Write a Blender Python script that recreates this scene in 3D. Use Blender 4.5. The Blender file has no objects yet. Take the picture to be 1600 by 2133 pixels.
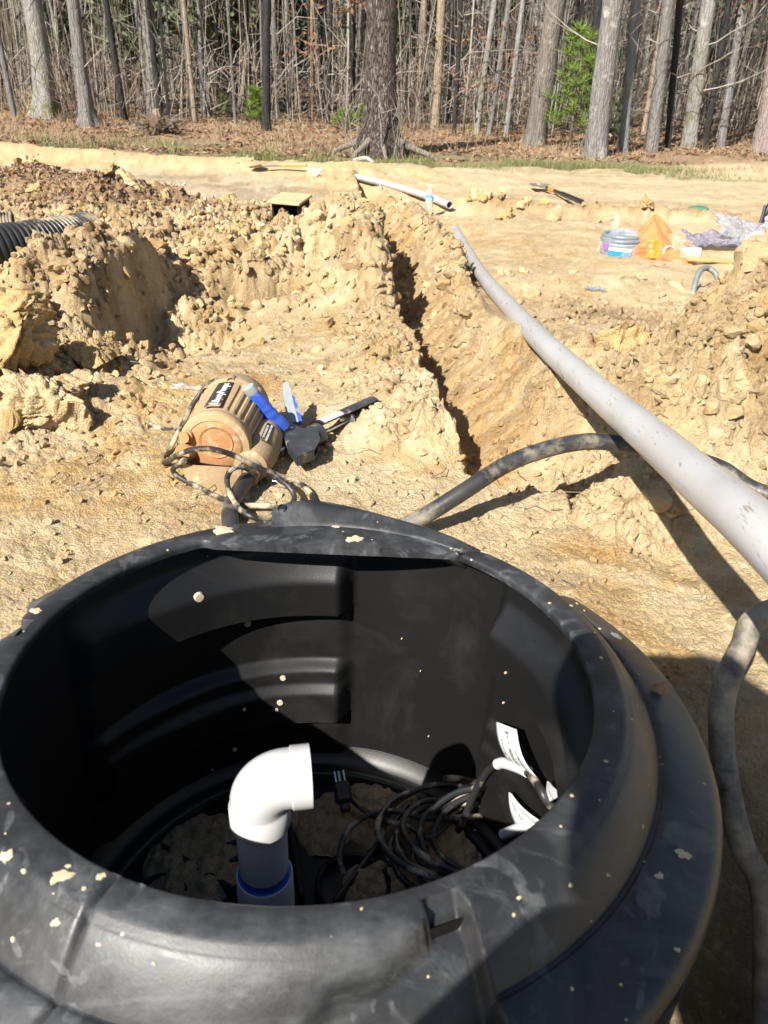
import bpy, math, random
import numpy as np
from mathutils import Vector, Matrix, Quaternion

SC = bpy.context.scene
COL = SC.collection
R = math.radians

# ------------------------------------------------------------------ camera
PITCH, ROLL, EYE = R(30.3), R(2.2), Vector((0, 0, 0.8))
fwd = Vector((0, math.cos(PITCH), -math.sin(PITCH)))
r0 = Vector((1, 0, 0))
u0 = r0.cross(fwd)
rgt = r0 * math.cos(ROLL) + u0 * math.sin(ROLL)
upv = -r0 * math.sin(ROLL) + u0 * math.cos(ROLL)
cam_d = bpy.data.cameras.new('camera')
cam = bpy.data.objects.new('camera', cam_d)
COL.objects.link(cam)
cam.matrix_world = Matrix(((rgt.x, upv.x, -fwd.x, EYE.x), (rgt.y, upv.y, -fwd.y, EYE.y),
                           (rgt.z, upv.z, -fwd.z, EYE.z), (0, 0, 0, 1)))
cam_d.sensor_fit = 'VERTICAL'
cam_d.sensor_height = 24.0
cam_d.lens = 24.0 * 1602.0 / 2133.0
cam_d.clip_start = 0.01
cam_d.clip_end = 2000
cam_d.dof.use_dof = True
cam_d.dof.focus_distance = 1.7
cam_d.dof.aperture_fstop = 7.0
SC.camera = cam

# ------------------------------------------------------------------ sky, sun, exposure
SUN_EL, SUN_AZ = R(41), R(213)
W = bpy.data.worlds.new('World')
SC.world = W
W.use_nodes = True
wn = W.node_tree
bg = wn.nodes['Background']
sky = wn.nodes.new('ShaderNodeTexSky')
sky.sky_type = 'NISHITA'
sky.sun_disc = False
sky.sun_elevation = SUN_EL
sky.sun_rotation = SUN_AZ
wn.links.new(sky.outputs[0], bg.inputs[0])
bg.inputs[1].default_value = 0.056
sd = bpy.data.lights.new('sun', 'SUN')
sd.energy = 5.0
sd.angle = R(0.55)
sd.color = (1.0, 0.95, 0.87)
sun = bpy.data.objects.new('sun', sd)
COL.objects.link(sun)
to_sun = Vector((math.cos(SUN_EL) * math.sin(SUN_AZ), math.cos(SUN_EL) * math.cos(SUN_AZ), math.sin(SUN_EL)))
sun.rotation_euler = to_sun.to_track_quat('Z', 'Y').to_euler()
sun.location = to_sun * 30
SC.view_settings.view_transform = 'Standard'
SC.view_settings.look = 'None'
SC.view_settings.exposure = 1.04
SC.view_settings.gamma = 1.0
SC.view_settings.use_curve_mapping = False

# ------------------------------------------------------------------ naming helpers
def tag(o, label=None, cat=None, group=None, kind=None):
    if label: o['label'] = label
    if cat: o['category'] = cat
    if group: o['group'] = group
    if kind: o['kind'] = kind
    return o

def thing(name, loc, label, cat, group=None):
    o = bpy.data.objects.new(name, None)
    o.empty_display_size = 0.05
    o.location = loc
    COL.objects.link(o)
    return tag(o, label, cat, group)

def wloc(o):
    v = Vector((0, 0, 0))
    while o is not None:
        v = v + o.location
        o = o.parent
    return v

# ------------------------------------------------------------------ mesh builder (world coordinates)
def catmull(pts, n):
    P = [Vector(p) for p in pts]
    if n <= 1 or len(P) < 3: return P
    P = [P[0] * 2 - P[1]] + P + [P[-1] * 2 - P[-2]]
    out = []
    for i in range(1, len(P) - 2):
        a, b, c, d = P[i - 1], P[i], P[i + 1], P[i + 2]
        for k in range(n):
            t = k / n
            out.append(0.5 * ((2 * b) + (c - a) * t + (2 * a - 5 * b + 4 * c - d) * t * t + (3 * b - a - 3 * c + d) * t ** 3))
    out.append(P[-2])
    return out

def frame(z, x=None):
    z = Vector(z).normalized()
    if x is None: x = Vector((1, 0, 0)) if abs(z.x) < 0.9 else Vector((0, 1, 0))
    x = Vector(x)
    x = (x - z * x.dot(z)).normalized()
    y = z.cross(x)
    return x, y, z

def mat4(o, x, y, z):
    return Matrix(((x[0], y[0], z[0], o[0]), (x[1], y[1], z[1], o[1]), (x[2], y[2], z[2], o[2]), (0, 0, 0, 1)))

class MB:
    def __init__(s):
        s.v = []; s.f = []; s.mi = []; s.cur = 0
    def add(s, vs, fs, M=None):
        b = len(s.v)
        s.v.extend([tuple((M @ Vector(p)) if M is not None else p) for p in vs])
        for f in fs:
            s.f.append(tuple(i + b for i in f)); s.mi.append(s.cur)
        return s
    def box(s, lo, hi, M=None, bev=0.0):
        x0, y0, z0 = lo; x1, y1, z1 = hi
        if bev <= 0:
            vs = [(x, y, z) for z in (z0, z1) for y in (y0, y1) for x in (x0, x1)]
            fs = [(0, 2, 3, 1), (4, 5, 7, 6), (0, 1, 5, 4), (2, 6, 7, 3), (0, 4, 6, 2), (1, 3, 7, 5)]
            return s.add(vs, fs, M)
        b = bev
        def ring(z, e):
            return [(x0 + e + (b - e if k else 0), y0 + e, z) for k in ()] or [
                (x0 + b, y0 + e, z), (x1 - b, y0 + e, z), (x1 - e, y0 + b, z), (x1 - e, y1 - b, z),
                (x1 - b, y1 - e, z), (x0 + b, y1 - e, z), (x0 + e, y1 - b, z), (x0 + e, y0 + b, z)]
        rs = [ring(z0, b * .99), ring(z0 + b, 0), ring(z1 - b, 0), ring(z1, b * .99)]
        vs = [p for r_ in rs for p in r_]
        fs = [tuple(range(7, -1, -1)), tuple(range(24, 32))]
        for k in range(3):
            for i in range(8):
                j = (i + 1) % 8
                fs.append((k * 8 + i, k * 8 + j, (k + 1) * 8 + j, (k + 1) * 8 + i))
        return s.add(vs, fs, M)
    def tube(s, path, rad, n=10, caps=True, squash=1.0):
        P = [Vector(p) for p in path]
        m = len(P)
        rr = rad if isinstance(rad, (list, tuple)) else [rad] * m
        if len(rr) != m: rr = [float(np.interp(i / (m - 1), np.linspace(0, 1, len(rr)), rr)) for i in range(m)]
        T = [(P[min(i + 1, m - 1)] - P[max(i - 1, 0)]).normalized() for i in range(m)]
        x, y, _ = frame(T[0])
        vs = []
        for i in range(m):
            if i:
                ax = T[i - 1].cross(T[i])
                if ax.length > 1e-7:
                    q = Quaternion(ax.normalized(), T[i - 1].angle(T[i]))
                    x = q @ x
            x = (x - T[i] * x.dot(T[i])).normalized()
            y = T[i].cross(x)
            for k in range(n):
                a = 2 * math.pi * k / n
                vs.append(tuple(P[i] + (x * math.cos(a) + y * math.sin(a) * squash) * rr[i]))
        fs = []
        for i in range(m - 1):
            for k in range(n):
                j = (k + 1) % n
                fs.append((i * n + k, i * n + j, (i + 1) * n + j, (i + 1) * n + k))
        if caps:
            fs.append(tuple(range(n - 1, -1, -1)))
            fs.append(tuple((m - 1) * n + k for k in range(n)))
        return s.add(vs, fs)
    def lathe(s, prof, n=32, M=None, a0=0.0, a1=2 * math.pi, fn=None):
        full = abs(a1 - a0 - 2 * math.pi) < 1e-6
        cols = n if full else n + 1
        vs = []
        for (r_, z_) in prof:
            for k in range(cols):
                a = a0 + (a1 - a0) * k / n
                rr, zz = (r_, z_) if fn is None else fn(r_, z_, a)
                vs.append((rr * math.cos(a), rr * math.sin(a), zz))
        fs = []
        for i in range(len(prof) - 1):
            for k in range(n):
                j = (k + 1) % cols
                fs.append((i * cols + k, i * cols + j, (i + 1) * cols + j, (i + 1) * cols + k))
        return s.add(vs, fs, M)
    def prism(s, outline, z0, z1, M=None):
        n = len(outline)
        vs = [(x, y, z0) for x, y in outline] + [(x, y, z1) for x, y in outline]
        fs = [tuple(range(n - 1, -1, -1)), tuple(range(n, 2 * n))]
        for i in range(n):
            j = (i + 1) % n
            fs.append((i, j, n + j, n + i))
        return s.add(vs, fs, M)
    def grid(s, fn, nu, nv, M=None):
        vs = [tuple(fn(i / nu, j / nv)) for j in range(nv + 1) for i in range(nu + 1)]
        w = nu + 1
        fs = [(j * w + i, j * w + i + 1, (j + 1) * w + i + 1, (j + 1) * w + i) for j in range(nv) for i in range(nu)]
        return s.add(vs, fs, M)
    def build(s, name, mat, parent=None, smooth=True, auto=35, solid=0.0):
        me = bpy.data.meshes.new(name)
        off = wloc(parent) if parent is not None else Vector((0, 0, 0))
        me.from_pydata([(p[0] - off.x, p[1] - off.y, p[2] - off.z) for p in s.v], [], s.f)
        mats = mat if isinstance(mat, (list, tuple)) else [mat]
        for m in mats: me.materials.append(m)
        if len(mats) > 1: me.polygons.foreach_set('material_index', s.mi)
        if smooth:
            me.shade_smooth()
            if auto: me.set_sharp_from_angle(angle=R(auto))
        me.update()
        o = bpy.data.objects.new(name, me)
        COL.objects.link(o)
        if parent is not None: o.parent = parent
        if solid:
            md = o.modifiers.new('Solidify', 'SOLIDIFY'); md.thickness = solid; md.offset = 0
        return o

def icosphere(sub):
    t = (1 + 5 ** .5) / 2
    v = [Vector(p).normalized() for p in [(-1, t, 0), (1, t, 0), (-1, -t, 0), (1, -t, 0), (0, -1, t), (0, 1, t), (0, -1, -t), (0, 1, -t), (t, 0, -1), (t, 0, 1), (-t, 0, -1), (-t, 0, 1)]]
    f = [(0, 11, 5), (0, 5, 1), (0, 1, 7), (0, 7, 10), (0, 10, 11), (1, 5, 9), (5, 11, 4), (11, 10, 2), (10, 7, 6), (7, 1, 8), (3, 9, 4), (3, 4, 2), (3, 2, 6), (3, 6, 8), (3, 8, 9), (4, 9, 5), (2, 4, 11), (6, 2, 10), (8, 6, 7), (9, 8, 1)]
    for _ in range(sub):
        c = {}; nf = []
        def mid(a, b):
            k = (min(a, b), max(a, b))
            if k not in c:
                c[k] = len(v); v.append(((v[a] + v[b]) / 2).normalized())
            return c[k]
        for a, b, d in f:
            x, y, z = mid(a, b), mid(b, d), mid(d, a)
            nf += [(a, x, z), (b, y, x), (d, z, y), (x, y, z)]
        f = nf
    return np.array([tuple(p) for p in v]), np.array(f)

def mesh_np(name, V, Fc, mat, smooth=True, col=None):
    """mesh from numpy arrays; Fc is an (n,3) or (n,4) array"""
    me = bpy.data.meshes.new(name)
    k = Fc.shape[1]
    me.vertices.add(len(V)); me.vertices.foreach_set('co', np.asarray(V, np.float32).ravel())
    me.loops.add(Fc.size); me.loops.foreach_set('vertex_index', np.asarray(Fc, np.int32).ravel())
    me.polygons.add(len(Fc))
    me.polygons.foreach_set('loop_start', np.arange(0, Fc.size, k, dtype=np.int32))
    me.polygons.foreach_set('use_smooth', np.full(len(Fc), smooth, dtype=bool))
    me.update(calc_edges=True)
    if col is not None:
        a = me.color_attributes.new('Col', 'FLOAT_COLOR', 'POINT')
        c4 = np.ones((len(V), 4), np.float32); c4[:, :3] = col
        a.data.foreach_set('color', c4.ravel())
    me.materials.append(mat)
    return me

def link(name, me, parent=None, loc=(0, 0, 0)):
    o = bpy.data.objects.new(name, me)
    COL.objects.link(o)
    o.location = loc
    if parent is not None: o.parent = parent
    return o

def text_geo(s, size, M=None, fn=None, extr=0.0004, align='CENTER'):
    """letters as geometry: list of verts, faces (world)"""
    cu = bpy.data.curves.new('letters', 'FONT')
    cu.body = s; cu.size = size; cu.extrude = extr; cu.align_x = align; cu.align_y = 'CENTER'; cu.resolution_u = 3
    ob = bpy.data.objects.new('letters', cu)
    COL.objects.link(ob)
    bpy.context.view_layer.update()
    me = bpy.data.meshes.new_from_object(ob.evaluated_get(bpy.context.evaluated_depsgraph_get()))
    vs = [v.co.copy() for v in me.vertices]
    fs = [tuple(p.vertices) for p in me.polygons]
    bpy.data.objects.remove(ob); bpy.data.curves.remove(cu); bpy.data.meshes.remove(me)
    if fn: vs = [Vector(fn(v.x, v.y, v.z)) for v in vs]
    if M is not None: vs = [M @ v for v in vs]
    return [tuple(v) for v in vs], fs

# ------------------------------------------------------------------ numpy noise
def _h(ix, iy, seed):
    a = (ix.astype(np.int64) * 374761393 + iy.astype(np.int64) * 668265263 + seed * 974634641) & 0xFFFFFFFF
    a = ((a ^ (a >> 13)) * 1274126177) & 0xFFFFFFFF
    a = ((a ^ (a >> 16)) * 2246822519) & 0xFFFFFFFF
    return ((a ^ (a >> 15)) & 0xFFFFFF) / float(0xFFFFFF)

def vnoise(x, y, seed=0):
    ix = np.floor(x); iy = np.floor(y)
    fx = x - ix; fy = y - iy
    ux = fx * fx * fx * (fx * (fx * 6 - 15) + 10); uy = fy * fy * fy * (fy * (fy * 6 - 15) + 10)
    a = _h(ix, iy, seed); b = _h(ix + 1, iy, seed); c = _h(ix, iy + 1, seed); d = _h(ix + 1, iy + 1, seed)
    return (a + (b - a) * ux + (c - a) * uy + (a - b - c + d) * ux * uy) * 2 - 1

def fbm(x, y, o=4, seed=0, g=0.5):
    s = 0; a = 1.0; t = 0
    for k in range(o):
        s = s + a * vnoise(x * 2 ** k + 17.3 * k, y * 2 ** k - 9.1 * k, seed + k); t += a; a *= g
    return s / t

def worley(x, y, seed=0, full=False):
    ix = np.floor(x); iy = np.floor(y)
    f1 = np.full(x.shape, 9.0); f2 = np.full(x.shape, 9.0); cid = np.zeros(x.shape); ox = np.zeros(x.shape); oy = np.zeros(x.shape)
    for dx in (-1, 0, 1):
        for dy in (-1, 0, 1):
            cx = ix + dx; cy = iy + dy
            px = cx + 0.1 + 0.8 * _h(cx, cy, seed); py = cy + 0.1 + 0.8 * _h(cx, cy, seed + 7)
            d = np.hypot(x - px, y - py)
            near = d < f1
            f2 = np.where(near, f1, np.minimum(f2, d))
            cid = np.where(near, _h(cx, cy, seed + 13), cid)
            if full: ox = np.where(near, x - px, ox); oy = np.where(near, y - py, oy)
            f1 = np.where(near, d, f1)
    return (f1, f2, cid, ox, oy) if full else (f1, f2, cid)

def ss(a, b, x):
    t = np.clip((x - a) / (b - a), 0, 1)
    return t * t * (3 - 2 * t)

def gb(x, y, cx, cy, rx, ry, rot=0.0):
    c, s = math.cos(rot), math.sin(rot)
    dx, dy = x - cx, y - cy
    return np.exp(-(((dx * c + dy * s) / rx) ** 2 + ((-dx * s + dy * c) / ry) ** 2))

# ------------------------------------------------------------------ material helpers
class NT:
    def __init__(s, name, rough=0.6, spec=0.5):
        s.m = bpy.data.materials.new(name); s.m.use_nodes = True
        s.t = s.m.node_tree; s.N = s.t.nodes; s.L = s.t.links
        s.b = s.N['Principled BSDF']
        s.b.inputs['Roughness'].default_value = rough
        s.b.inputs['Specular IOR Level'].default_value = spec
        s.tc = s.N.new('ShaderNodeTexCoord')
    def put(s, inp, val):
        if hasattr(val, 'is_linked') or isinstance(val, bpy.types.NodeSocket): s.L.new(val, inp)
        elif isinstance(val, (tuple, list)) and len(val) == 3: inp.default_value = (*val, 1)
        else: inp.default_value = val
    def coords(s, scale=(1, 1, 1), src='Object', dist=0.0):
        mp = s.N.new('ShaderNodeMapping'); mp.inputs['Scale'].default_value = scale
        s.L.new(s.tc.outputs[src], mp.inputs[0]); return mp.outputs[0]
    def noise(s, scale, detail=4, rough=0.6, vec=None, dist=0.0):
        n = s.N.new('ShaderNodeTexNoise'); n.inputs['Scale'].default_value = scale; n.inputs['Detail'].default_value = detail
        n.inputs['Roughness'].default_value = rough; n.inputs['Distortion'].default_value = dist
        s.L.new(vec if vec is not None else s.tc.outputs['Object'], n.inputs['Vector']); return n.outputs['Fac']
    def voro(s, scale, feat='F1', vec=None, rnd=1.0, out='Distance'):
        n = s.N.new('ShaderNodeTexVoronoi'); n.feature = feat; n.inputs['Scale'].default_value = scale; n.inputs['Randomness'].default_value = rnd
        s.L.new(vec if vec is not None else s.tc.outputs['Object'], n.inputs['Vector']); return n.outputs[out]
    def ramp(s, fac, a, b, c0=(0, 0, 0), c1=(1, 1, 1)):
        n = s.N.new('ShaderNodeValToRGB'); e = n.color_ramp.elements
        e[0].position = a; e[1].position = b; e[0].color = (*c0, 1); e[1].color = (*c1, 1)
        s.L.new(fac, n.inputs[0]); return n.outputs[0]
    def mix(s, fac, a, b, mode='MIX'):
        n = s.N.new('ShaderNodeMix'); n.data_type = 'RGBA'; n.blend_type = mode
        s.put(n.inputs[0], fac); s.put(n.inputs[6], a); s.put(n.inputs[7], b); return n.outputs[2]
    def math(s, op, a, b=0.0, clamp=False):
        n = s.N.new('ShaderNodeMath'); n.operation = op; n.use_clamp = clamp
        s.put(n.inputs[0], a); s.put(n.inputs[1], b); return n.outputs[0]
    def attr(s, name='Col'):
        n = s.N.new('ShaderNodeAttribute'); n.attribute_name = name; return n.outputs['Color']
    def rand(s):
        n = s.N.new('ShaderNodeObjectInfo'); return n.outputs['Random']
    def base(s, c): s.put(s.b.inputs['Base Color'], c)
    def rough(s, c): s.put(s.b.inputs['Roughness'], c)
    def bump(s, h, strength=0.5, dist=0.01, prev=None):
        n = s.N.new('ShaderNodeBump'); n.inputs['Strength'].default_value = strength; n.inputs['Distance'].default_value = dist
        s.L.new(h, n.inputs['Height'])
        if prev is not None: s.L.new(prev, n.inputs['Normal'])
        return n.outputs[0]
    def normal(s, n): s.L.new(n, s.b.inputs['Normal'])

def simple(name, col, rough=0.5, var=0.12, scale=30, spec=0.5, metal=0.0, dirt=None, dirt_amt=0.5, dscale=9, bump=0.0):
    t = NT(name, rough, spec)
    t.b.inputs['Metallic'].default_value = metal
    n = t.noise(scale, 5)
    c = t.mix(t.ramp(n, .3, .7), tuple(v * (1 - var) for v in col), tuple(min(1, v * (1 + var)) for v in col))
    if dirt is not None:
        d = t.ramp(t.noise(dscale, 7, .65), .62 - dirt_amt * .25, .72 - dirt_amt * .2)
        c = t.mix(d, c, dirt)
        t.rough(t.math('MAXIMUM', rough, t.math('MULTIPLY', d, .9)))
    t.base(c)
    if bump: t.normal(t.bump(n, bump, .002))
    return t.m

# ================================================================== GROUND
rng = np.random.default_rng(5)
TC = np.array([-0.0776, 0.6415, 0.2419])        # centre of the basin's mouth

TR_Y = [1.2, 1.583, 1.93, 2.56, 3.6, 6.1, 7.8, 9.5]
TR_X = [0.30, 0.185, 0.122, 0.045, -0.041, -0.19, -0.345, -0.50]   # left edge of the trench
TR_W = 0.19

def smooth_h(x, y):
    """large shapes of the ground, without crumbs; returns height and rough mask"""
    z = np.interp(y, [-3, 2.2, 3.5, 5, 7, 9, 12, 20, 60, 400], [0, 0, -.07, -.17, -.27, -.32, -.35, -.35, -.3, -.3])
    z = z + 0.03 * fbm(x * .5, y * .5, 3, 3) * ss(2, 6, y)
    z = z + .03 * fbm(x * 2.2, y * 2.2, 3, 21)
    rough = 0.10 + 0.0 * x
    w1 = .09 * fbm(x * 2.3, y * 2.3, 3, 31)
    w2 = .09 * fbm(x * 2.3 + 40, y * 2.3, 3, 37)
    X, Y = x + w1, y + w2
    # left bank: a cut face that looks right, upper level behind it
    edge = np.interp(Y, [2.0, 2.3, 2.6, 3.0, 3.5, 4.5, 5.2], [-1.05, -.86, -.80, -.80, -.95, -1.3, -2.0])
    bank = ss(edge + .015, edge - .055, X) * ss(2.18, 2.36, Y) * ss(5.6, 4.0, Y)
    bankh = .21 * np.exp(-((X + .92) / .26) ** 2 - ((Y - 2.62) / .36) ** 2) + .06
    z = z - .17 * gb(X, Y, -.69, 2.50, .115, .25)
    z = z + bank * bankh
    rough = np.maximum(rough, .9 * ss(-.5, -.75, X) * ss(2.0, 2.25, Y) * ss(5.6, 4.6, Y))
    z = z + .06 * gb(X, Y, -.98, 2.05, .3, .16) + .07 * gb(X, Y, -1.05, 1.75, .22, .2)
    rough = np.maximum(rough, .9 * gb(X, Y, -1.1, 1.85, .4, .4))
    # torn slope between the bank and the trench
    sl = ss(2.75, 3.2, Y) * ss(6.8, 5.2, Y) * ss(-2.2, -1.0, X) * ss(.12, -.1, X)
    z = z + sl * (.10 * np.abs(fbm(X * 1.6, Y * 1.6, 3, 51)) + .04)
    rough = np.maximum(rough, .85 * sl)
    for cx, cy, rx, ry, dp in ((-.62, 2.98, .10, .05, .16), (-.36, 3.2, .08, .05, .16), (-.47, 3.05, .09, .04, .12), (-.33, 3.45, .14, .07, .12), (-.75, 3.25, .1, .06, .12)):
        z = z - 1.35 * dp * gb(X, Y, cx, cy, rx, ry)
    z = z + .12 * gb(X, Y, -.36, 3.75, .22, .18) + .03 * gb(X, Y, -.75, 3.6, .2, .25) + .03 * gb(X, Y, -.35, 4.3, .25, .3)
    facem = gb(X, Y, -.80, 2.55, .07, .30)
    rough = rough * (1 - .55 * facem)
    # leaf heap
    hp = gb(X, Y, -2.6, 5.7, .95, .55) + .8 * gb(X, Y, -1.75, 5.1, .5, .35)
    z = z + .24 * hp
    rough = np.maximum(rough, .6 * np.clip(hp, 0, 1))
    # pale wet lane and the berm behind it
    lane = ss(6.6, 7.2, Y) * ss(9.1, 8.6, Y) * ss(-.5, -1.0, X)
    by = np.interp(x, [-8, -4.4, -1.2, 0, .6], [9.9, 9.75, 9.3, 9.35, 9.4])
    bm = np.exp(-((Y - by) / .38) ** 2) * ss(.9, .2, x)
    z = z + .125 * bm
    rough = np.maximum(rough, .25 * bm)
    pile = gb(X, Y, -.55, 8.6, .6, .5)
    z = z + .085 * pile
    rough = np.maximum(rough, .4 * pile)
    # spoil along both sides of the trench
    xl = np.interp(y, TR_Y, TR_X)
    wob = .020 * fbm(x * 3, y * 9, 3, 61) + .006 * fbm(x * 12, y * 30, 2, 62)
    d = x - xl - TR_W / 2 + wob
    along = ss(1.52, 1.75, Y) * ss(8.6, 7.4, Y)
    spr = np.exp(-((d - .24) / .13) ** 2) * ss(1.55, 1.9, Y) * ss(7.6, 6.0, Y)
    z = z + (.085 * spr) * (.7 + .5 * fbm(x * 4, y * 4, 2, 71))
    spl = np.exp(-((d + .22) / .14) ** 2) * ss(2.4, 3.2, Y) * ss(8.0, 6.6, Y)
    z = z + .07 * spl
    rough = np.maximum(rough, np.clip(.85 * spr + .7 * spl, 0, .9))
    rough = np.maximum(rough, .5 * ss(.36, .1, np.abs(d)) * along)
    # band of small clods left of the trench, near
    nb = ss(.50, .14, -d) * ss(0, .05, -d) * ss(1.55, 1.75, Y) * ss(3.4, 2.9, Y)
    z = z + .025 * nb
    rough = np.maximum(rough, .55 * nb)
    # right mound
    m = gb(X, Y, 1.10, 2.02, .40, .22, .25) * .315 + gb(X, Y, 1.05, 1.72, .42, .26) * .16 + gb(X, Y, .70, 1.62, .2, .16) * .07
    z = z + m
    rough = np.maximum(rough, np.clip(m * 5.0, 0, 1))
    # hollow below the pipe, right of the trench's near end, and the brown wet scrape beyond
    z = z - .10 * gb(X, Y, .46, 1.52, .10, .10) - .05 * gb(X, Y, .58, 1.30, .08, .12)
    rough = np.maximum(rough, .7 * gb(X, Y, .5, 1.5, .16, .2))
    scr = gb(X, Y, .95, 3.1, .55, .35)
    z = z - .06 * scr + .05 * gb(X, Y, .95, 3.62, .7, .14)
    rough = np.maximum(rough, .45 * scr)
    # lumpy line in the right field
    rl = np.exp(-((Y - 6.9 + .12 * x) / .22) ** 2) * ss(.5, .8, x) * ss(3.6, 2.6, x)
    z = z + .05 * rl
    rough = np.maximum(rough, .5 * rl)
    z = z + .10 * gb(X, Y, .72, 7.1, .22, .25)
    # bank behind the person that carries the end of the white pipe
    z = z + .45 * gb(x, y, .40, -.52, .15, .22)
    # dip in front of the buried drain box
    z = z - .12 * gb(X, Y, -.62, 4.55, .17, .36)
    # the white pipes lie in beds of their own
    pz = np.interp(y, [1.8, 2.0, 2.7, 3.5, 4.45, 5.67, 6.2], [.27, .231, .087, -.022, -.115, -.202, -.23]) - .036
    k = ss(.13, .05, np.abs(x - .415)) * ss(1.8, 2.1, y) * ss(6.1, 5.8, y)
    bx_k = ss(.19, .12, np.abs(x + .64)) * ss(4.05, 4.4, y) * ss(5.28, 5.12, y)
    pz = np.where(bx_k > 0, -.10, pz); k = np.maximum(k, bx_k); rough = rough * (1 - .7 * gb(x, y, -.62, 4.6, .17, .35))
    mkb = np.clip(k, 0, 1)
    rough = rough * (1 - .85 * gb(x, y, -1.5, 3.2, .42, .36)); z = z - .05 * gb(x, y, -1.45, 3.15, .35, .3)
    # trench
    inside = np.where(d > -.06, .12 + .88 * ss(TR_W / 2 + .03, -.075, d), 1.0) * ss(TR_W / 2 + .035, TR_W / 2 + .005, d) * ss(TR_W / 2 + .012, TR_W / 2 - .03, -d) * ss(1.50, 1.62, y + wob) * ss(8.8, 8.0, y)
    z = z - inside * np.interp(y, [1.5, 2.2, 3.6, 8], [.105, .135, .22, .20])
    return z, rough, inside, dict(hp=hp, lane=lane, bm=bm, pile=pile, spr=spr, scr=scr, m=m, bank=bank, d=d, nb=nb, sl=sl, rl=rl, along=along, bed=mkb, pz=pz)

def hole_mask(x, y):
    dt = np.hypot(x - TC[0], y - TC[1])
    inner = ss(.425, .385, dt)
    wob = .05 * fbm(x * 6, y * 6, 3, 83)
    dh = np.hypot((x - .50) / .30, (y - .36) / .46) + wob
    side = ss(1.08, .45, dh)
    return inner, side

def crumbs(x, y, rough):
    """broken soil: tilted blocks with cracks between them, rounder grains on top"""
    h = 0
    for k, (sc, am, sd_) in enumerate(((.22, .055, 1), (.10, .030, 2), (.050, .021, 3), (.026, .0150, 4), (.0125, .0085, 5))):
        wx = x + .45 * sc * fbm(x / sc * .8, y / sc * .8, 3, 200 + k)
        wy = y + .45 * sc * fbm(x / sc * .8 + 31, y / sc * .8, 3, 210 + k)
        f1, f2, cid, ox, oy = worley(wx / sc, wy / sc, 300 + sd_, True)
        tx = ((cid * 37.7) % 1) * 2 - 1; ty = ((cid * 91.3) % 1) * 2 - 1
        block = (.30 + .75 * cid + .75 * (tx * ox + ty * oy)) * (.15 + .85 * ss(.0, .16, f2 - f1))
        dome = np.sqrt(np.clip(1 - (f1 / (.30 + .42 * cid)) ** 2, 0, 1))
        w = (.85, .80, .70, .55, .40)[k]
        keep = ss(.20, .55, cid + .7 * (rough - .5))
        h = h + am * (w * block + (1 - w) * dome) * keep * np.clip(rough * (1.15 - .05 * k) + (.05 if k > 2 else 0), 0, 1)
    h = h + rough * .030 * fbm(x * 14, y * 14, 6, 401, .62) + rough * .045 * (.5 - np.abs(fbm(x * 5, y * 5, 4, 403)))
    h = h + .005 * fbm(x * 22, y * 22, 4, 411) + .0022 * fbm(x * 90, y * 90, 3, 421)
    # hairline cracks and flakes on the trodden floor
    f1, f2, cid, ox, oy = worley((x + .02 * fbm(x * 20, y * 20, 3, 431)) / .033, (y + .02 * fbm(x * 20 + 9, y * 20, 3, 433)) / .033, 441, True)
    g1, g2, gc, gx_, gy_ = worley((x + .008 * fbm(x * 60, y * 60, 2, 435)) / .0085, (y + .008 * fbm(x * 60 + 9, y * 60, 2, 437)) / .0085, 445, True)
    near_ = ss(3.2, 1.6, y)
    h = h + near_ * (.0014 + .0034 * rough) * (gc * .9 + .5 * np.sqrt(np.clip(1 - (g1 / .62) ** 2, 0, 1)))
    h = h + .0016 * ((cid - .5) + .8 * (((cid * 53.1) % 1) - .5) * ox) * ss(0, .10, f2 - f1)
    return h

def full_h(x, y):
    z, rough, inside, mk = smooth_h(x, y)
    inner, side = hole_mask(x, y)
    far = ss(16, 9, y)
    wallrough = np.where((inside > .02) & (inside < .98), .25, 1.0)
    z = z + crumbs(x, y, rough * wallrough) * (.35 + .65 * far) * (1 - .7 * inside)
    z = np.where(mk['bed'] > 0, z * (1 - mk['bed']) + np.minimum(z, mk['pz']) * mk['bed'], z)
    z = z * (1 - side) + side * (-.40 + .05 * fbm(x * 8, y * 8, 3, 91))
    z = z * (1 - inner) + inner * (-.62)
    mk['rough'] = rough; mk['inside'] = inside; mk['side'] = side; mk['inner'] = inner
    return z, mk

def gz(x, y):
    z, _ = full_h(np.array([float(x)]), np.array([float(y)]))
    return float(z[0])

# polar sheet: fine where it is near, coarse far off and to the back
dep = np.concatenate([np.linspace(80, 44, 90), np.linspace(44, 3.2, 640)[1:], np.geomspace(3.2, .10, 50)[1:]])
rad = .8 / np.tan(np.radians(dep))
th = np.concatenate([np.linspace(-180, -36, 50), np.linspace(-36, 36, 700)[1:-1], np.linspace(36, 180, 50)[:-1]])
th = np.radians(th)
RR, TT = np.meshgrid(rad, th, indexing='ij')
GX, GY = RR * np.sin(TT), RR * np.cos(TT)
GZ, MK = full_h(GX, GY)

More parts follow.
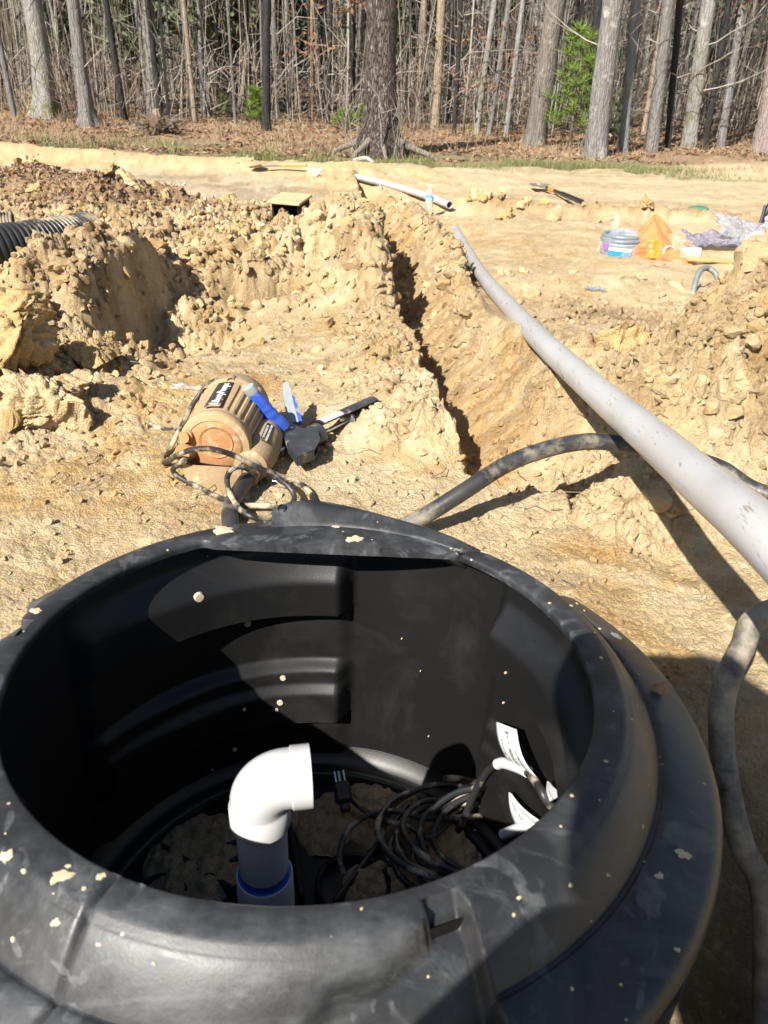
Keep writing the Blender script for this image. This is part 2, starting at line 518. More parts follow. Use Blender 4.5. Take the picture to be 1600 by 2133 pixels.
def soil_colour(x, y, z, mk):
    n1 = fbm(x * 1.3, y * 1.3, 4, 501); n2 = fbm(x * 5, y * 5, 4, 511); n3 = fbm(x * .45, y * .45, 3, 521); n4 = fbm(x * 16, y * 16, 3, 531)
    def C(*c): return np.array(c)[None, None, :] if x.ndim == 2 else np.array(c)[None, :]
    sand, tan, ochre = C(.64, .51, .315), C(.55, .415, .225), C(.54, .345, .13)
    pale, wet, grey = C(.66, .56, .40), C(.27, .185, .10), C(.33, .285, .215)
    litter, red, grass = C(.27, .180, .105), C(.185, .115, .070), C(.20, .205, .075)
    def mx(a, b, t): return a + (b - a) * np.clip(t, 0, 1)[..., None]
    c = mx(sand, tan, .5 + .9 * n1 + .5 * n2)
    c = mx(c, ochre, ss(.12, .45, n2 + .5 * n1) * .55)
    c = mx(c, pale, ss(.1, .4, n4 + .3 * n1) * .35)
    rough = mk['rough']
    c = mx(c, tan * .9, ss(.3, .9, rough) * .45)
    c = mx(c, C(.46, .295, .115), np.clip(mk['m'] * 3.2, 0, .75) * ss(-.35, .2, n2))
    c = mx(c, C(.54, .335, .135), mk['inside'] * .9)
    c = mx(c, C(.46, .29, .125), ss(.12, .03, np.abs(mk['d'] - TR_W / 2)) * mk['along'] * .6 * ss(-.3, .2, n2))
    c = mx(c, wet, mk['scr'] * ss(-.45, .1, n2 + .3) * .75)
    fm = gb(x, y, -.79, 2.55, .10, .34) * mk['bank']
    c = mx(c, C(.33, .245, .15), fm * 1.1 * ss(-.5, .2, n2 + .3))
    bowl = mk['sl'] * ss(.05, .35, n1 + .4 * n2)
    c = mx(c, wet * 1.25, bowl * .6)
    c = mx(c, wet * 1.3, mk['bank'] * ss(.2, -.3, n2) * .5)
    c = mx(c, litter, ss(.10, .45, mk['hp'] + .25 * n2) * .8)
    c = mx(c, red, ss(.25, .6, gb(x, y, -1.75, 5.0, .55, .4) + .3 * n4) * .8)
    c = mx(c, C(.54, .46, .34), mk['lane'] * .8)
    c = mx(c, C(.30, .235, .15), mk['lane'] * ss(0, .35, n1 + .5 * n2) * .7)
    c = mx(c, C(.57, .44, .245), np.clip(mk['bm'] * 1.15, 0, .9))
    c = mx(c, C(.60, .455, .235), mk['pile'])
    c = mx(c, C(.38, .235, .095), mk['rl'] * .6)
    # the field on the right: pale streaked sand; grass patches; forest litter
    fld = ss(.3, .9, x) * ss(4.5, 7.5, y) * (1 - mk['rl'])
    st = fbm(x * .9, y * 7, 4, 541)
    c = mx(c, C(.62, .50, .32), fld * .8)
    c = mx(c, C(.45, .35, .215), fld * ss(0, .4, st) * .8)
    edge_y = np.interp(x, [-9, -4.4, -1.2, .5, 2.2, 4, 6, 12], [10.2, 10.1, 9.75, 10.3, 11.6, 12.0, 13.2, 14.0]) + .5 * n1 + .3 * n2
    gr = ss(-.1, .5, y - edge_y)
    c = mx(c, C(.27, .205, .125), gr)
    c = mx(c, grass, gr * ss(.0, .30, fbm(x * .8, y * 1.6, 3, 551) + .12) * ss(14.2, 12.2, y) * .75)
    oc = gb(x, y, .40, 1.26, .09, .05) + gb(x, y, .50, .95, .06, .08) + gb(x, y, .30, 1.02, .10, .05) + .8 * gb(x, y, -.62, 1.32, .18, .06) + .7 * gb(x, y, -.35, 2.05, .3, .08)
    c = mx(c, C(.50, .27, .065), oc * ss(-.35, .25, n2 + n4 * .5) * .75)
    gp = gb(x, y, 2.3, 11.3, 1.1, .55) + gb(x, y, 4.0, 10.6, 1.2, .3)
    c = mx(c, grass * 1.05, gp * ss(-.3, .2, n2) * .75)
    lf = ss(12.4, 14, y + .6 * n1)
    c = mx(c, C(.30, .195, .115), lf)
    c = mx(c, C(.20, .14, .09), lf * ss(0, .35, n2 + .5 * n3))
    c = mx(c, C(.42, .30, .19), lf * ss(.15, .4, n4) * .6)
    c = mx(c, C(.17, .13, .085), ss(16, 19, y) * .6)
    c = mx(c, grey, np.clip(mk['side'] * 1.6, 0, 1) * .8 * ss(-.5, .3, n2 + .4))
    c = mx(c, wet * .7, mk['side'] ** 3 * .8)  # soil gets darker brown towards the bottom of the side hole
    # damp insides and dry skins: clods differ from each other
    for sc_, sd_, am_ in ((.10, 571, .9), (.045, 573, .7)):
        _, _, ci = worley((x + .03 * n4) / sc_, (y + .03 * n2) / sc_, sd_)
        c = c * (1 + (.34 * (ci - .55) * am_ * np.clip(rough * 1.3 + .12, 0, 1))[..., None])
        c = mx(c, C(.36, .225, .095), (ci < .17) * np.clip(rough, 0, 1) * .6 * am_)
        c = mx(c, C(.40, .35, .26), (ci > .90) * np.clip(rough, 0, 1) * .5 * am_)
    tn = fbm(x * 2.6, y * 2.6, 4, 577)
    c = mx(c, C(.40, .285, .145), ss(.05, .35, tn) * (.25 + .55 * np.clip(rough, 0, 1)) * ss(14, 6, y))
    c = c * (1 + .16 * n4[..., None] + .10 * fbm(x * 48, y * 48, 2, 561)[..., None])
    return np.clip(c, .01, .9)

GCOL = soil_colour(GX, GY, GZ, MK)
nr, nt_ = GX.shape
V = np.stack([GX, GY, GZ], -1).reshape(-1, 3)
idx = np.arange(nr * nt_).reshape(nr, nt_)
nxt = np.roll(idx, -1, axis=1)
Fq = np.stack([idx[:-1], idx[1:], nxt[1:], nxt[:-1]], -1).reshape(-1, 4)
cen = len(V)
V = np.vstack([V, [[0, 0, float(GZ[0].mean())]]])
GC = np.vstack([GCOL.reshape(-1, 3), GCOL[0].mean(0)[None]])
Fc = np.stack([np.full(nt_, cen), idx[0], nxt[0], nxt[0]], -1)

t = NT('soil', .92, .25)
c = t.attr()
a = t.noise(170, 4, .7); b_ = t.noise(34, 5, .7)
c = t.mix(t.ramp(a, .30, .72), t.mix(1.0, c, (.80, .77, .73), 'MULTIPLY'), t.mix(1.0, c, (1.16, 1.15, 1.14), 'MULTIPLY'))
c = t.mix(t.ramp(b_, .52, .70), c, t.mix(.6, c, (.66, .54, .36)))
gr_ = t.ramp(t.voro(260, 'F1'), .10, .16)
c = t.mix(t.math('MULTIPLY', t.ramp(t.noise(60, 2), .55, .62), t.math('SUBTRACT', 1.0, gr_)), c, (.64, .57, .45))
t.base(c)
v1 = t.voro(95, 'F1'); v2 = t.voro(38, 'F1')
h = t.math('ADD', t.math('MULTIPLY', t.noise(110, 9, .82), 1.3), t.math('MULTIPLY', t.voro(210, 'F1', vec=None), -.5))
h = t.math('ADD', h, t.math('MULTIPLY', t.ramp(t.noise(42, 7, .75), .42, .62), .5))
t.normal(t.bump(h, .85, .0085))
SOIL = t.m

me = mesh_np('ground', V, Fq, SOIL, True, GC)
g = link('ground', me)
tag(g, 'bare sandy ground, churned up and cut by a trench', 'ground', kind='structure')
bm_ = None
# close the middle (under the basin) with a small fan
fan = mesh_np('ground_cap', V[np.r_[idx[0], cen]], np.stack([np.full(nt_, nt_), np.arange(nt_), np.roll(np.arange(nt_), -1)], -1), SOIL, True, GC[np.r_[idx[0], cen]])
fo = link('ground_patch', fan, g)

# ------------------------------------------------------------------ loose clods
def clod_templates(sub, n, seed):
    out = []
    v0, f0 = icosphere(sub)
    r_ = np.random.default_rng(seed)
    for k in range(n):
        o = r_.uniform(-50, 50, 3)
        q = v0.copy()
        # cut with random planes for broken faces
        for _ in range(16):
            nn = r_.normal(size=3); nn /= np.linalg.norm(nn); dd = r_.uniform(.42, .82)
            s_ = q @ nn
            q = q - np.outer(np.clip(s_ - dd, 0, None), nn)
        nz = fbm(v0[:, 0] * 1.7 + o[0] + v0[:, 2] * 1.3, v0[:, 1] * 1.7 + o[1] - v0[:, 2], 4, 600 + k)
        nz2 = fbm(v0[:, 0] * 5 + o[1] + v0[:, 2] * 4, v0[:, 1] * 5 + o[2] - v0[:, 2] * 3, 3, 640 + k)
        if sub > 3:
            w1_, _, wc = worley(v0[:, 0] * 3.1 + o[0] + v0[:, 2] * 2.2, v0[:, 1] * 3.1 + o[1] - v0[:, 2] * 2.0, 660 + k)
            w2_, _, wd = worley(v0[:, 0] * 8 + o[0] + v0[:, 2] * 6, v0[:, 1] * 8 + o[1] - v0[:, 2] * 5, 670 + k)
            q = q * (1 + .20 * np.sqrt(np.clip(1 - (w1_ / (.35 + .4 * wc)) ** 2, 0, 1)) + .09 * np.sqrt(np.clip(1 - (w2_ / (.3 + .45 * wd)) ** 2, 0, 1)) - .12)[:, None]
        q = q * (1 + .14 * nz + (.17 if sub > 1 else .10) * nz2)[:, None] * 1.25
        q = q * r_.uniform(.75, 1.15, 3)
        out.append(q)
    return out, f0

def rot_np(r_, flat=.6):
    q = r_.normal(size=4); q /= np.linalg.norm(q)
    w, x, y, z = q
    return np.array([[1 - 2 * (y * y + z * z), 2 * (x * y - z * w), 2 * (x * z + y * w)], [2 * (x * y + z * w), 1 - 2 * (x * x + z * z), 2 * (y * z - x * w)], [2 * (x * z - y * w), 2 * (y * z + x * w), 1 - 2 * (x * x + y * y)]])

tmpl, tf = clod_templates(1, 14, 3)
r_ = np.random.default_rng(11)
N0 = 110000
dd_ = np.exp(r_.uniform(np.log(.75), np.log(9.5), N0)); xx = dd_ * r_.uniform(-.60, .60, N0)
zz, mk_ = full_h(xx, dd_)
prob = np.clip(mk_['rough'] * 1.05 - .03, .02, 1) * (1 - .85 * mk_['inside']) * (1 - mk_['inner']) * (1 - .8 * mk_['lane'])
prob *= np.where(np.hypot(xx - TC[0], dd_ - TC[1]) < .47, 0, 1)
prob = np.where((xx > .5) & (dd_ > 3.9), prob * .10, prob)
prob = np.where(dd_ > 7.6, prob * .25, prob)
prob = np.where((np.abs(xx - .41) < .10) & (dd_ > 1.9) & (dd_ < 6), 0, prob)
prob = np.where((np.abs(xx + .66) < .13) & (dd_ > 4.6) & (dd_ < 5.2), 0, prob)
keep = r_.uniform(size=N0) < prob * .30
xx, dd_, zz = xx[keep], dd_[keep], zz[keep]
szs = np.clip(.0033 * np.clip(dd_, 1.1, 4.0) * r_.uniform(.25, 1, len(xx)) ** -.75, .003, .022)
cc = soil_colour(xx, dd_, zz, {k: v[keep] for k, v in mk_.items()})
Vs = []; Fs = []; Cs = []; base_i = 0
for i in range(len(xx)):
    q = (tmpl[i % len(tmpl)] * (1, 1, .75)) @ rot_np(r_).T * szs[i] + (xx[i], dd_[i], zz[i] + szs[i] * .25)
    Vs.append(q); Fs.append(tf + base_i); base_i += len(q)
    Cs.append(np.repeat(cc[i][None] * r_.uniform(.88, 1.22), len(q), 0))
me = mesh_np('loose_crumbs', np.vstack(Vs), np.vstack(Fs), SOIL, False, np.vstack(Cs))
o = link('loose_crumbs', me)
tag(o, 'small crumbs of tan dirt strewn over the dug ground', 'dirt crumbs', kind='stuff')
print('crumbs', len(xx))

# larger clods, each its own thing
def clod_mat(name, c0, c1, c2):
    t = NT(name, .93, .2)
    n = t.noise(2.2, 6, .65); n2 = t.noise(11, 5, .7)
    c = t.mix(t.ramp(n, .35, .65), c0, c1)
    c = t.mix(t.ramp(n2, .5, .7), c, c2)
    t.base(t.mix(t.ramp(t.noise(40, 3, .7), .3, .7), t.mix(1.0, c, (.75, .72, .68), 'MULTIPLY'), c))
    h = t.math('ADD', t.noise(9, 8, .72), t.math('MULTIPLY', t.voro(14, 'F1'), -.5))
    t.normal(t.bump(h, .8, .006))
    return t.m
CLOD_TAN = clod_mat('clod_tan', (.58, .45, .27), (.50, .365, .185), (.63, .53, .36))
CLOD_OCHRE = clod_mat('clod_ochre', (.52, .355, .16), (.45, .31, .145), (.58, .46, .28))
CLOD_BROWN = clod_mat('clod_brown', (.36, .25, .13), (.44, .32, .17), (.52, .41, .25))
tm3, tf3 = clod_templates(4, 8, 21)
tm2, tf2 = clod_templates(2, 10, 33)
clod_me = {}
for nm, mt in (('tan', CLOD_TAN), ('ochre', CLOD_OCHRE), ('brown', CLOD_BROWN)):
    clod_me[nm] = [mesh_np('dirt_clod', q, tf3, mt, True) for q in tm3]
    clod_me[nm + '_s'] = [mesh_np('dirt_clod', q, tf2, mt, True) for q in tm2]
    for q in clod_me[nm + '_s']: q.set_sharp_from_angle(angle=R(22))

def clod(x, y, s, kind, k, label, group=None, dz=.25, rot=None, sc=(1, 1, .8)):
    o = link('dirt_clod', clod_me[kind][k % len(clod_me[kind])], None, (x, y, gz(x, y) + s * dz))
    o.scale = (s * sc[0], s * sc[1], s * sc[2])
    o.rotation_euler = rot if rot else (random.uniform(-.5, .5), random.uniform(-.5, .5), random.uniform(0, 6.3))
    return tag(o, label, 'dirt clod', group)

random.seed(4)

# ================================================================== BASIN
from mathutils.bvhtree import BVHTree
bn = Vector((0.0032, 0.0847, 1)).normalized()
be1 = Vector((0, 1, 0)).cross(bn).normalized()
be2 = bn.cross(be1)
TM = mat4(TC, be1, be2, bn)
TMI = TM.inverted()

def plastic():
    t = NT('black_plastic', .36, .5)
    big = t.noise(7.5, 5, .62, dist=1.2)
    fine = t.noise(55, 4, .7)
    smear = t.noise(3.2, 6, .7, dist=2.2)
    d = t.math('MULTIPLY', t.ramp(big, .40, .74), t.ramp(fine, .15, .85))
    patch = t.ramp(t.noise(11, 3, .5, dist=2.5), .58, .63)
    streak = t.ramp(t.noise(7, 6, .75, t.coords((1.2, 5, 3)), 1.5), .56, .66)
    d = t.math('ADD', t.math('MULTIPLY', d, .70), t.math('MULTIPLY', t.ramp(smear, .50, .66), .40), True)
    d = t.math('ADD', d, t.math('MULTIPLY', t.math('MULTIPLY', patch, t.ramp(fine, .3, .6)), .55), True)
    d = t.math('ADD', t.math('MULTIPLY', d, .80), t.math('MULTIPLY', streak, .22), True)
    d = t.math('ADD', d, .05, True)
    c = t.mix(d, (.012, .0125, .0135), (.128, .133, .140))
    sp = t.voro(95, 'F1'); keep = t.ramp(t.voro(95, 'F1', out='Color'), .86, .88)
    s1 = t.math('MULTIPLY', t.math('SUBTRACT', 1.0, t.ramp(sp, .10, .17)), keep)
    c = t.mix(s1, c, (.50, .44, .33))
    mud = t.math('MULTIPLY', t.ramp(t.noise(5.0, 8, .75), .635, .70), t.ramp(t.noise(90, 3, .7), .40, .60))
    c = t.mix(mud, c, (.46, .39, .27))
    t.base(c)
    t.rough(t.math('ADD', .36, t.math('MULTIPLY', d, .34)))
    h = t.math('ADD', t.noise(38, 5, .6), t.math('MULTIPLY', t.noise(400, 2), .25))
    t.normal(t.bump(h, .12, .004))
    return t.m
PLASTIC = plastic()

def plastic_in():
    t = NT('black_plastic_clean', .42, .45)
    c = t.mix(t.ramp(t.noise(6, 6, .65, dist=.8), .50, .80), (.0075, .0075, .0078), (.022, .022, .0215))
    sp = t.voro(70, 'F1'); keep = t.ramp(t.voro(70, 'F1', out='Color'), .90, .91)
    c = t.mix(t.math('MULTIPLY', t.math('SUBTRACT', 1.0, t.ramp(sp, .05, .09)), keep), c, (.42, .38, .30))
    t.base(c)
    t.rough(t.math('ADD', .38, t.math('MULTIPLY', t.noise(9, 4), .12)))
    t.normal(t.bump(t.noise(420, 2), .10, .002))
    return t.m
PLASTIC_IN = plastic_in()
BLACK = simple('black_rubber', (.018, .018, .019), .45, .2, 60)
MUDDY = (.42, .35, .24)

basin = thing('pump_basin', (TC[0], TC[1], -.24), 'wide black plastic pump basin sunk in the ground, open top, in the foreground', 'basin')

prof = [(.334, -.014), (.3055, -.011), (.3045, -.005), (.3050, -.001), (.3075, .0008), (.318, .0012), (.332, .0006), (.337, -.0018), (.341, -.006)]
prof += [(.341 + .033 * k / 22, -.006 - .040 * (k / 22) ** 1.25) for k in range(1, 23)]
prof += [(.3748, -.0475), (.3756, -.0492), (.3772, -.0495), (.3788, -.0488), (.381, -.0478)]
prof += [(.381 + .050 * k / 12, -.0478 - .020 * (k / 12) ** 1.4) for k in range(1, 13)]
prof += [(.4355, -.0715), (.4390, -.0775), (.4402, -.085)] + [(.4400 - .012 * k / 8, -.085 - .035 * k) for k in range(1, 9)]

def pulse(a, c, w, e):
    d = abs((a - c + math.pi) % (2 * math.pi) - math.pi)
    t = max(0.0, min(1.0, (w + e - d) / (2 * e)))
    return t * t * (3 - 2 * t)
def s01(a, b, x):
    t = max(0.0, min(1.0, (x - a) / (b - a))); return t * t * (3 - 2 * t)

def shell_fn(r_, z_, a):
    a = a % (2 * math.pi)
    sn = math.sin(a)
    if r_ < .337 and sn > 0:                       # straight web across the back of the mouth
        lim = .248 / sn + .0002
        w = s01(R(51), R(54), a) * s01(R(125), R(121.5), a)
        if r_ < .31 and lim < r_: r_ = r_ + (lim - r_ + (.305 - .3052)) * w
    # moulded pockets round the shoulder
    deg = math.degrees(a) % 360
    for off in (0, 122, 241):
        q = (deg - 270 - off + 60) % 360 - 60            # 0 where the pocket starts, growing to the right
        if -2 < q - 5 < 24:
            rt = float(np.interp(q, [4.5, 9, 15, 20.5, 22.5, 24, 26.5], [.374, .354, .347, .337, .326, .323, .327]))
            p = s01(3.6, 5.2, q) * s01(27.2, 25.8, q)
            z_ -= .024 * p * s01(rt - .0015, rt + .0045, r_)
    # flutes on the outer side
    if z_ < -.086:
        for k in range(14):
            p = pulse(a, R(8 + k * 360 / 14), R(5.5), R(1.4))
            r_ -= .030 * p * s01(-.088, -.105, z_)
    # parting lines
    for c in (R(-111.6), R(-107.5) if r_ < .318 else None, R(53)):
        if c is None: continue
        d = abs((a - c + math.pi) % (2 * math.pi) - math.pi)
        if d < R(.75) and .306 < r_ and (c > 0 or r_ < .42): z_ -= .0055 * (1 - d / R(.75))
    z_ += .0016 * math.sin(a * 3 + 1) * s01(.30, .38, r_)
    return r_, z_
b = MB(); b.lathe(prof, 1100, TM, fn=shell_fn)
shell = b.build('shell', PLASTIC, basin, auto=50)
shell_bvh = BVHTree.FromPolygons([Vector(p) for p in b.v], b.f)
def on_shell(x, y):
    hit = shell_bvh.ray_cast(Vector((x, y, .6)), Vector((0, 0, -1)))
    n = hit[1]
    if n is not None and n.z < 0: n = -n
    return hit[0], n

# inside wall with swelling panels
def wall_fn(r_, z_, a):
    deg = math.degrees(a) % 360
    rel = (deg - 83) % 120                       # panels of 80 degrees, flat webs of 40 between
    if deg > 320 or deg < 60: rel = 80 - rel
    lean = .10 * (z_ + .3)
    m = s01(0.0, 4.6, rel) * s01(80, 74, rel)
    fade = s01(80, 48, rel)
    ridge = max(s01(-.040, -.090, z_) * (1 if z_ > -.143 else 0) * s01(-.1475, -.143, z_),
                s01(-.236, -.256, z_) * .62 * s01(-.352, -.344, z_) + s01(-.272, -.292, z_) * .38 * s01(-.352, -.344, z_))
    if z_ < -.146: ridge = s01(-.236, -.256, z_) * .60 * s01(-.351, -.346, z_) + s01(-.272, -.292, z_) * .40 * s01(-.351, -.346, z_)
    low = s01(-.40, -.435, z_)
    p = (.010 if 60 < deg < 320 else .017) * m + (.030 if 60 < deg < 320 else (.030 if z_ > -.2 else .017)) * m * ridge * (.35 + .65 * fade) - .004 * m * s01(-.36, -.40, z_)
    return r_ - p + .0008 * math.sin(a * 7), z_
zs = [-.012 - .43 * k / 150 for k in range(151)]
wprof = [(.3345 - .012 * (-z), z) for z in zs]
wprof = wprof[::-1]
b = MB(); b.lathe(wprof, 420, TM, fn=wall_fn)
b.build('inner_wall', PLASTIC_IN, basin, auto=60)
b = MB()
b.lathe([(.284, -.478), (.286, -.452), (.290, -.449), (.300, -.450), (.306, -.453), (.312, -.450), (.322, -.440), (.3295, -.425)][::1], 160, TM)
b.build('base_ledge', PLASTIC_IN, basin, auto=60)
b = MB(); b.lathe([(.0, -.476), (.10, -.476), (.20, -.475), (.285, -.476)], 64, TM)
b.build('floor', PLASTIC_IN, basin)

# raised web cover at the back of the mouth with its drain hole
SP_R = [p[0] for p in prof[3:-8]]; SP_Z = [p[1] for p in prof[3:-8]]
def shell_z(r_): return float(np.interp(r_, SP_R, SP_Z))
def hump_fn(u, v):
    x = -.084 + .355 * u
    ridge = float(np.interp(x, [-.084, -.06, -.03, .02, .08, .14, .19, .23, .271], [.024, .034, .037, .029, .018, .010, .004, .0005, -.003]))
    y0 = .262 - .055 * max(0, (x - .02) / .2) ** 1.5; y0 = max(y0, .2505, math.sqrt(max(.3090 ** 2 - x * x, 0))); y1 = y0 + .115
    prof_h = float(np.interp(v, [0, .08, .40, .54, .75, 1.0], [-.04, .10, .92, 1.0, .62, -.06]))
    y = float(np.interp(v, [0, .08, .40, .54, .75, 1.0], [y0, y0 + .006, y0 + .034, y0 + .044, y0 + .074, y1]))
    zz = shell_z(math.hypot(x, y)) + ridge * prof_h + (.0012 if prof_h > 0 else -.002) - .005 * s01(.80, 1.0, u)
    return TM @ Vector((x, y, zz))
b = MB(); b.grid(hump_fn, 60, 24)
endz = [hump_fn(0, k / 24) for k in range(25)]
base = [TM @ Vector((-.0842, (TMI @ p).y, shell_z(math.hypot(.084, (TMI @ p).y)) - .004)) for p in endz]
b.add([tuple(p) for p in endz] + [tuple(p) for p in base], [(i, i + 1, 26 + i, 25 + i) for i in range(24)])
b.build('web_cover', PLASTIC, basin, auto=40)
b = MB(); hc = TM @ Vector((-.0848, .302, .0205))
b.lathe([(0, .0006), (.0052, .0006)], 20, mat4(hc, *frame(Vector((-1, -.55, .35)), (0, 1, 0))))
hx = frame(Vector((-.15, -1, .45)), (1, 0, 0))
b = MB(); hp_c = TMI @ hump_fn(.037, .28); hc = TM @ (hp_c + Vector((0, -.001, .0006)))
b.lathe([(.0045, -.004), (.0046, .001), (.0058, .0016), (.0066, .0004)], 20, mat4(hc, *hx))
b.lathe([(0, -.0005), (.0047, -.0005)], 20, mat4(hc, *hx))
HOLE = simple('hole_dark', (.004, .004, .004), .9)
b.build('drain_hole', HOLE, basin)
# bolts in the flange
GALV = simple('galvanised_metal', (.55, .58, .58), .35, .15, 80, metal=.8)
for ang in (20.5, 98, 150):
    a = R(ang); p = TM @ Vector((.408 * math.cos(a), .408 * math.sin(a), -.06))
    q, nn = on_shell(p.x, p.y)
    M = mat4(q, *frame(nn))
    b = MB(); b.lathe([(0, .0022), (.0032, .0022), (.0036, .0006), (.0085, .0004), (.0088, -.001)], 6, M)
    b.build('bolt', GALV, basin, smooth=False)

# mud splats on the rim: thin raised dabs of dried mud
SPLAT = simple('dried_mud', (.50, .42, .28), .95, .15, 120, bump=.4)
splats = [(-0.230, 0.354, 0.210) + (.0075,), (-0.281, 0.372, 0.215) + (.0062,), (-0.225, 0.325, 0.190) + (.004,), (-0.201, 0.355, 0.200) + (.0035,), (-0.261, 0.359, 0.210) + (.003,), (-0.050, 0.340, 0.190) + (.0038,),
          (-0.293, 0.366, 0.210) + (.005,), (-0.274, 0.322, 0.180) + (.003,), (-0.083, 0.352, 0.200) + (.0025,), (-0.228, 0.925, 0.210) + (.017,), (-0.262, 0.937, 0.200) + (.005,), (-0.040, 0.915, 0.215) + (.012,), (-0.069, 0.954, 0.235) + (.008,),
          (0.277, 0.442, 0.180) + (.0075,), (0.247, 0.415, 0.180) + (.0045,), (0.141, 0.894, 0.210) + (.005,), (0.178, 0.959, 0.170) + (.006,), (0.235, 0.765, 0.210) + (.003,), (-0.399, 0.704, 0.220) + (.008,), (-0.368, 0.562, 0.230) + (.007,),
          (0.061, 0.380, 0.235) + (.010,), (0.073, 0.387, 0.238) + (.008,), (0.051, 0.374, 0.235) + (.006,), (0.084, 0.395, 0.240) + (.006,), (0.247, 0.358, 0.170) + (.003,), (-0.259, 0.323, 0.180) + (.0025,), (0.212, 0.497, 0.220) + (.002,), (0.158, 0.378, 0.170) + (.002,), (0.373, 0.728, 0.130) + (.0022,)]
rs = random.Random(3)
for i in range(70):
    a = rs.uniform(0, 6.283); rr = rs.uniform(.31, .435)
    p = TM @ Vector((rr * math.cos(a), rr * math.sin(a), 0)); splats.append((p.x, p.y, 0, rs.choice((.001, .0012, .0015, .002, .0024))))
b = MB()
for (x, y, _, s_) in splats:
    q, nn = on_shell(x, y)
    if q is None: continue
    fx, fy, fz = frame(nn)
    n_ = 18 if s_ > .003 else 8
    ring = []
    ph = [rs.uniform(0, 6.28) for _ in range(4)]
    el = rs.uniform(.65, 1.0)
    for k in range(n_):
        a = 2 * math.pi * k / n_
        rr = s_ * (1 + .18 * math.sin(2 * a + ph[0]) + .14 * math.sin(3 * a + ph[1]) + (.16 * math.sin(5 * a + ph[2]) + .12 * math.sin(8 * a + ph[3]) if n_ > 10 else 0))
        ring.append((rr * math.cos(a), rr * math.sin(a) * el))
    M = mat4(q, fx, fy, fz)
    vs = [(0, 0, .0009 + s_ * .05)] + [(u * .8, v * .8, .0008 + s_ * .03) for u, v in ring] + [(u, v, -.0006) for u, v in ring]
    fs = [(0, 1 + k, 1 + (k + 1) % n_) for k in range(n_)] + [(1 + k, 1 + n_ + k, 1 + n_ + (k + 1) % n_, 1 + (k + 1) % n_) for k in range(n_)]
    b.add(vs, fs, M)
o = b.build('mud_splats', SPLAT, basin); tag(o, kind='stuff')
# splats on the lit inside wall
b = MB()
for (deg, z, s_) in ((103.5, -.262, .0052), (104.8, -.300, .0056), (105.9, -.313, .003), (112.5, -.165, .006), (116, -.3, .003), (118, -.405, .0045), (127, -.082, .008), (125, -.43, .002), (70, -.19, .0012), (64, -.24, .001), (30, -.12, .0018), (35, -.20, .0016), (60, -.36, .0012)):
    a = R(deg); r_, z_ = wall_fn(.3345 - .012 * (-z), z, a)
    q = TM @ Vector(((r_ - .0012) * math.cos(a), (r_ - .0012) * math.sin(a), z)); nn = (TM.to_3x3() @ Vector((-math.cos(a), -math.sin(a), 0)))
    b.lathe([(0, .0012), (s_ * .8, .0010), (s_, -.003)], 14, mat4(q, *frame(nn)))
o = b.build('wall_splats', SPLAT, basin); tag(o, kind='stuff')

# dirt lying on the basin floor
def floor_dirt(name, cx, cy, rx, ry, hgt, seed, parent, colr):
    n = 70
    u = np.linspace(-1, 1, n); UX, UY = np.meshgrid(u, u)
    x = UX * rx; y = UY * ry
    rr = np.hypot(UX, UY) + .35 * fbm(x * 16 + seed, y * 16, 3, seed)
    f1, f2, cid = worley(x * 38, y * 38, seed); g1, _, c2 = worley(x * 90, y * 90, seed + 1)
    z = hgt * ss(1.0, .45, rr) + .010 * np.sqrt(np.clip(1 - (f1 / (.3 + .4 * cid)) ** 2, 0, 1)) * ss(1.0, .6, rr) + .004 * np.sqrt(np.clip(1 - (g1 / .6) ** 2, 0, 1)) * ss(1, .6, rr) - .02 * ss(.85, 1.05, rr)
    P = [TM @ Vector((cx + a, cy + b_, -.474 + c_)) for a, b_, c_ in zip(x.ravel(), y.ravel(), z.ravel())]
    idx = np.arange(n * n).reshape(n, n)
    Fq = np.stack([idx[:-1, :-1], idx[:-1, 1:], idx[1:, 1:], idx[1:, :-1]], -1).reshape(-1, 4)
    off = wloc(parent)
    VV = np.array([tuple(p - off) for p in P])
    cc = np.array(colr)[None] * (1 + .25 * fbm(x.ravel() * 30, y.ravel() * 30, 3, seed + 5)[:, None])
    o = link(name, mesh_np(name, VV, Fq, SOIL, True, cc), parent)
    return tag(o, kind='stuff')
dirt = thing('floor_dirt', tuple(TM @ Vector((0, .1, -.474))), 'crumbly dry dirt lying on the floor inside the basin', 'dirt')
for i, (cx, cy, rx, ry, h_) in enumerate(((-.17, .12, .085, .11, .014), (.09, .23, .12, .075, .012), (.0, .20, .055, .06, .008), (.10, .085, .06, .05, .008), (.2, .16, .07, .09, .012), (-.06, .23, .05, .05, .006))):
    floor_dirt('dirt_patch', cx, cy, rx, ry, h_, 700 + i * 11, dirt, (.50, .40, .26))
